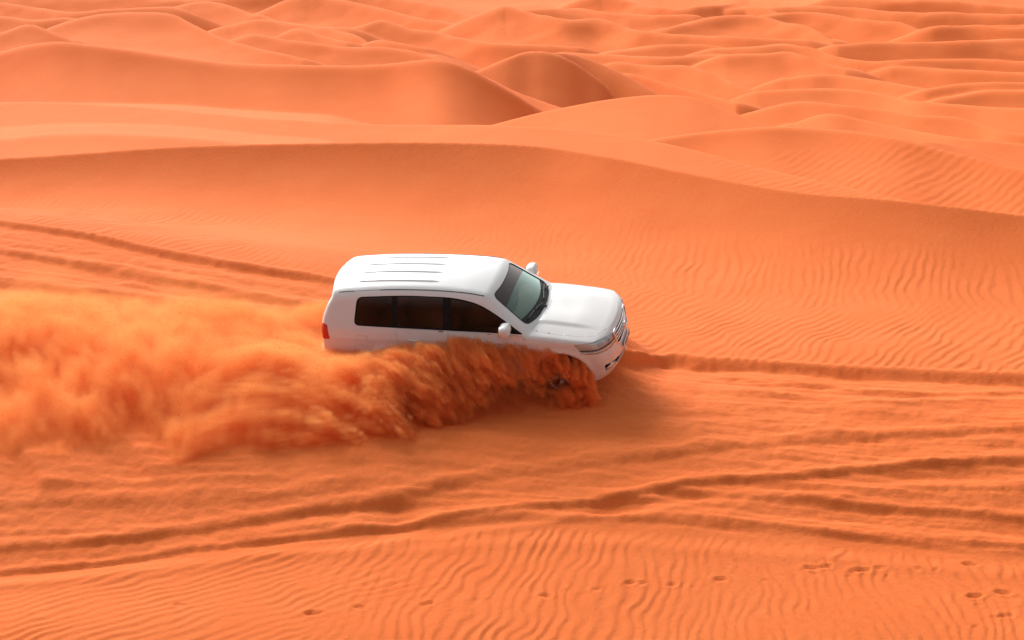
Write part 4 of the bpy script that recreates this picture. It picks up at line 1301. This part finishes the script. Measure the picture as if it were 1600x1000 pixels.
_TH = H([(-1, .8), (0, .70), (.5, .40), (1.2, .34), (1.7, .50), (2.2, .9), (3, 1.6), (20, 2.5)])
_RHO = H([(-1, 60), (0, 48), (.5, 24), (1.5, 16), (2.5, 14), (3.5, 11), (5, 7), (7, 5), (10, 3.5), (16, 3)])
def spray_density(X, Y, Z, g):
    """extinction of the thrown sand per metre; g = ground height below"""
    h = Z - g
    s = 0.9 - X
    q = _pp(X) - Y
    # noise stretched along the flight: fine across the track, long outwards
    age = np.clip(s / 6.0, 0, 1)
    # noise drawn out along the fall of the sheet (outwards, forwards and down), fine across it
    al_ = -0.45 * s + 0.78 * q - 0.43 * h
    p1 = 0.866 * s + 0.5 * q
    p2 = 0.215 * s - 0.372 * q - 0.90 * h
    k1 = 1 - 0.60 * age
    st = 1 + 1.2 * age * age
    n1 = fbm3(al_ * 1.0 * st * k1, p1 * 4.2 * k1, p2 * 4.2 * k1, 4, 1)
    n2 = fbm3(al_ * 2.6 * st * k1, p1 * 12.0 * k1 + 0.6 * n1, p2 * 12.0 * k1, 3, 9, 0.75)
    n3 = fbm3(X * 0.55, Y * 0.55, h * 0.9, 3, 21)
    n4 = noise3(s * 3.0 + 0.4 * h, q * 1.6, h * 0.6, 31) + 0.6 * noise3(s * 6.5 + 0.8 * h, q * 3.0, h * 0.9, 33)
    edge = 0.42 * n1 + 0.36 * n2 * (1 - 0.6 * age)
    Q = _Q(s) * (1 + 0.42 * edge + 0.10 * n3 + 0.07 * age * n4)
    u = q / np.maximum(Q, 0.05)
    ht = _HT(s) * (1 + 0.38 * edge + 0.30 * n3 * age)
    tip = _TIP(s)
    uo = np.clip((u - 0.35) / 0.65, 0, 1)
    arc = np.where(u < 0.35, 0.72 + 0.28 * smooth01((u + 0.1) / 0.45), 1 - (1 - tip) * uo ** 2.0)
    top = ht * arc
    th = _TH(s) * (1 + 0.5 * edge)
    lo = top - th
    soft = 0.035 + 0.16 * age
    d = smooth01((top - h) / soft) * smooth01((h - lo) / (0.07 + 0.15 * age)) * smooth01((1.0 - u) / (0.06 + 0.12 * age))
    d = d * smooth01((q + 0.20 + 0.7 * smooth01((s - 4.4) / 1.2) + 0.3 * n1) / 0.15)
    d = d * smooth01((s + 0.42 + 0.35 * edge) / 0.12)
    clump = np.clip(0.55 + 1.7 * n2 + 0.9 * n1, 0.03, 1.9)
    clump = clump * (1 - 0.5 * age) + 0.5 * age * np.clip(0.46 + 1.8 * n3 + 0.9 * n1 + 2.0 * n4, 0.02, 1.9)
    # the car itself stays clear of sand inside its own shell
    rho = _RHO(s) * d * clump
    # thin haze hanging over the older part and low wisps under the young sheet
    veil = 0.6 * smooth01((s - 3.0) / 2.0) * np.exp(-np.maximum(h - 0.25, 0) / (0.14 + 0.18 * np.clip(0.6 + n3, 0, 2))) * smooth01((q + 1.6) / 0.6) * smooth01((1.05 - u) / 0.4) * np.clip(0.45 + 1.5 * n3 + 0.5 * n1, 0, 2)
    low = 4.0 * np.exp(-(h / (0.16 + 0.12 * n1)) ** 2) * smooth01((s + 0.3) / 0.3) * smooth01((3.2 - s) / 0.8) * smooth01((u + 0.1) / 0.2) * smooth01((0.95 - u) / 0.3) * np.clip(0.15 + 1.7 * n1 + 0.8 * n2, 0, 1.4)
    rho = rho + veil + low
    rho = rho * smooth01((h + 0.06) / 0.05)
    cx_, cy_, cz_ = to_car(X, Y, Z)
    inside = (np.abs(cy_) < 0.80) & (cx_ < 0.55) & (cx_ > -4.0) & (cz_ > 0.3)
    rho = np.where(inside, 0, rho)
    # the wheel face peeks out
    whl = np.exp(-(np.hypot(cx_ - 0.0, cz_ - 0.45) / 0.18) ** 4) * (cy_ < -0.78)
    return rho * (1 - 0.955 * whl)
def puffs(X, Y, Z, g, lst):
    r = 0
    n = fbm3(X * 1.6, Y * 1.6, Z * 2.0, 4, 40)
    for (px_, py_, yd, ra, rz_, k, sd) in lst:
        ax_, az_ = ray(px_, py_)
        c = (ax_ * yd, yd, CAM_Z + az_ * yd)
        d = np.sqrt(((X - c[0]) / ra) ** 2 + ((Y - c[1]) / (ra * 0.8)) ** 2 + ((Z - c[2]) / rz_) ** 2)
        r = r + k * smooth01((1.0 - d + 0.8 * n) / 0.5)
    return r * smooth01((Z - g + 0.05) / 0.05)
PUFFS = [(490, 492, 34.2, .45, .30, 5.0, 0), (430, 505, 34.0, .6, .25, 3.0, 1), (150, 480, 34.5, 1.2, .25, 1.0, 2), (40, 485, 34.0, 1.3, .30, 1.4, 3), (300, 490, 34.5, 1.0, .20, 0.9, 4), (130, 425, 36.0, .6, .35, 0.25, 5)]
def dust_material(name):
    m = bpy.data.materials.new(name)
    m.use_nodes = True
    n = m.node_tree.nodes; l = m.node_tree.links
    n.clear()
    out = n.new('ShaderNodeOutputMaterial')
    at = n.new('ShaderNodeAttribute'); at.attribute_name = 'density'
    sc_ = n.new('ShaderNodeVolumeScatter'); ab = n.new('ShaderNodeVolumeAbsorption'); ad = n.new('ShaderNodeAddShader')
    al = (0.999, 0.50, 0.175, 1)
    sc_.inputs['Color'].default_value = al; ab.inputs['Color'].default_value = al
    sc_.inputs['Anisotropy'].default_value = 0.25
    l.new(at.outputs['Fac'], sc_.inputs['Density']); l.new(at.outputs['Fac'], ab.inputs['Density'])
    l.new(sc_.outputs[0], ad.inputs[0]); l.new(ab.outputs[0], ad.inputs[1])
    l.new(ad.outputs[0], out.inputs['Volume'])
    return m
DUST = dust_material('hanging_dust')
def cloud(name, lo, hi, h_, fun, far_q=2.6):
    """density sampled on a lattice of points; geometry nodes turn the lattice into a fog volume"""
    ax = [np.arange(lo[i], hi[i] + h_ * 0.5, h_) for i in range(3)]
    n = [len(a) for a in ax]
    gx, gy = np.meshgrid(ax[0], ax[1], indexing='ij')
    gg = ground_z(gx, gy)
    X = np.repeat(gx[:, :, None], n[2], 2).ravel(); Y = np.repeat(gy[:, :, None], n[2], 2).ravel()
    Zv = np.broadcast_to(ax[2], (n[0], n[1], n[2])).ravel()
    Gv = np.repeat(gg[:, :, None], n[2], 2).ravel()
    hh = Zv - Gv
    qq = _pp(X) - Y
    sm_ = 0.9 - X
    ok = (hh > -0.08) & (hh < np.minimum(1.9, _HT(sm_) * 1.55 + 0.25)) & (qq < _Q(sm_) * 1.4 + 0.1) & (qq > -far_q) & (sm_ > -0.75)
    d = np.zeros(len(X), np.float32)
    d[ok] = fun(X[ok], Y[ok], Zv[ok], Gv[ok])
    d[d < 0.02] = 0
    me = bpy.data.meshes.new(name)
    me.vertices.add(len(X))
    me.vertices.foreach_set('co', np.stack([X, Y, Zv], -1).astype(np.float32).ravel())
    at = me.attributes.new('dust', 'FLOAT', 'POINT')
    at.data.foreach_set('value', d)
    o = bpy.data.objects.new(name, me)
    COL.objects.link(o)
    ng = bpy.data.node_groups.new(name + '_fog', 'GeometryNodeTree')
    ng.interface.new_socket('Geometry', in_out='INPUT', socket_type='NodeSocketGeometry')
    ng.interface.new_socket('Geometry', in_out='OUTPUT', socket_type='NodeSocketGeometry')
    N = ng.nodes; Lk = ng.links
    gi = N.new('NodeGroupInput'); go = N.new('NodeGroupOutput')
    na = N.new('GeometryNodeInputNamedAttribute'); na.data_type = 'FLOAT'; na.inputs['Name'].default_value = 'dust'
    po = N.new('GeometryNodeInputPosition')
    sub = N.new('ShaderNodeVectorMath'); sub.operation = 'SUBTRACT'; sub.inputs[1].default_value = (ax[0][0], ax[1][0], ax[2][0])
    scl = N.new('ShaderNodeVectorMath'); scl.operation = 'SCALE'; scl.inputs['Scale'].default_value = 1.0 / h_
    sep = N.new('ShaderNodeSeparateXYZ')
    Lk.new(po.outputs[0], sub.inputs[0]); Lk.new(sub.outputs[0], scl.inputs[0]); Lk.new(scl.outputs[0], sep.inputs[0])
    def mth(op, a, b):
        q = N.new('ShaderNodeMath'); q.operation = op
        for i, v in enumerate((a, b)):
            if v is None: continue
            if isinstance(v, (int, float)): q.inputs[i].default_value = v
            else: Lk.new(v, q.inputs[i])
        return q.outputs[0]
    ri = [mth('ROUND', sep.outputs[i], None) for i in range(3)]
    ix = mth('ADD', mth('MULTIPLY', ri[0], float(n[1] * n[2])), mth('ADD', mth('MULTIPLY', ri[1], float(n[2])), ri[2]))
    si = N.new('GeometryNodeSampleIndex'); si.data_type = 'FLOAT'; si.domain = 'POINT'; si.clamp = True
    Lk.new(gi.outputs[0], si.inputs[0])
    Lk.new(na.outputs[0], si.inputs['Value']); Lk.new(ix, si.inputs['Index'])
    vc = N.new('GeometryNodeVolumeCube')
    Lk.new(si.outputs[0], vc.inputs['Density'])
    vc.inputs['Min'].default_value = (ax[0][0], ax[1][0], ax[2][0]); vc.inputs['Max'].default_value = (ax[0][-1], ax[1][-1], ax[2][-1])
    for i, k in enumerate(('Resolution X', 'Resolution Y', 'Resolution Z')): vc.inputs[k].default_value = n[i]
    sm = N.new('GeometryNodeSetMaterial'); sm.inputs['Material'].default_value = DUST
    Lk.new(vc.outputs[0], sm.inputs[0]); Lk.new(sm.outputs[0], go.inputs[0])
    md = o.modifiers.new('fog', 'NODES'); md.node_group = ng
    me.materials.append(DUST)
    print(name, n, 'max', d.max(), '%.1f s' % (time.time() - T_START))
    return o, (X, Y, Zv, d)
def near_fun(X, Y, Z, g):
    return spray_density(X, Y, Z, g) * smooth01((X + 2.2) / 0.6)
def far_fun(X, Y, Z, g):
    return spray_density(X, Y, Z, g) * smooth01((-1.6 - X) / 0.6) + puffs(X, Y, Z, g, PUFFS)
spray, spray_pts = cloud('sand_spray', (-2.2, 29.3, -0.05), (1.65, 32.35, 2.3), 0.0225, near_fun, 0.45)
tag(spray, 'dense orange sand thrown up beside the front wheel of the white car', 'sand spray', kind='stuff')
dust, dust_pts = cloud('dust_cloud', (-11.2, 28.1, -0.1), (-1.6, 36.0, 3.1), 0.056, far_fun)
tag(dust, 'rolling orange dust cloud trailing behind the white car', 'dust', kind='stuff')

# loose grains and crumbs flying with the sheet, thickest along its torn edges
def grains(name, pts, count, size, mat, spread):
    X, Y, Z, d = pts
    w = (np.minimum(d, 6.0) * (d > 0.3)).astype(np.float64)
    i = RNG.choice(len(X), count, p=w / w.sum())
    c = np.stack([X[i], Y[i], Z[i]], -1) + RNG.normal(size=(count, 3)) * spread
    c[:, 2] = np.maximum(c[:, 2], ground_z(c[:, 0], c[:, 1]) + 0.01)
    base = np.array([(0, 0, 1.0), (.94, 0, -.33), (-.47, .82, -.33), (-.47, -.82, -.33)])
    q = RNG.normal(size=(count, 3, 3))
    q, _ = np.linalg.qr(q)
    sz = size * RNG.lognormal(0, 0.25, size=count)
    v = np.einsum('nij,kj->nki', q, base) * sz[:, None, None] + c[:, None, :]
    f = np.array([(0, 1, 2), (0, 2, 3), (0, 3, 1), (1, 3, 2)])
    F_ = (np.arange(count)[:, None, None] * 4 + f[None]).reshape(-1, 3)
    return mesh_object(name, v.reshape(-1, 3), F_, mat, smooth=False)
g1_ = grains('flying_sand_grains', spray_pts, 70000, 0.0058, SAND, 0.035)
tag(g1_, 'loose orange sand grains flying beside the doors of the white car', 'sand grains', kind='stuff')
g2_ = grains('falling_sand_grains', dust_pts, 60000, 0.0062, SAND, 0.09)
tag(g2_, 'fine orange sand grains falling in the dust trail at the left', 'sand grains', kind='stuff')
print('all done %.1f s' % (time.time() - T_START))
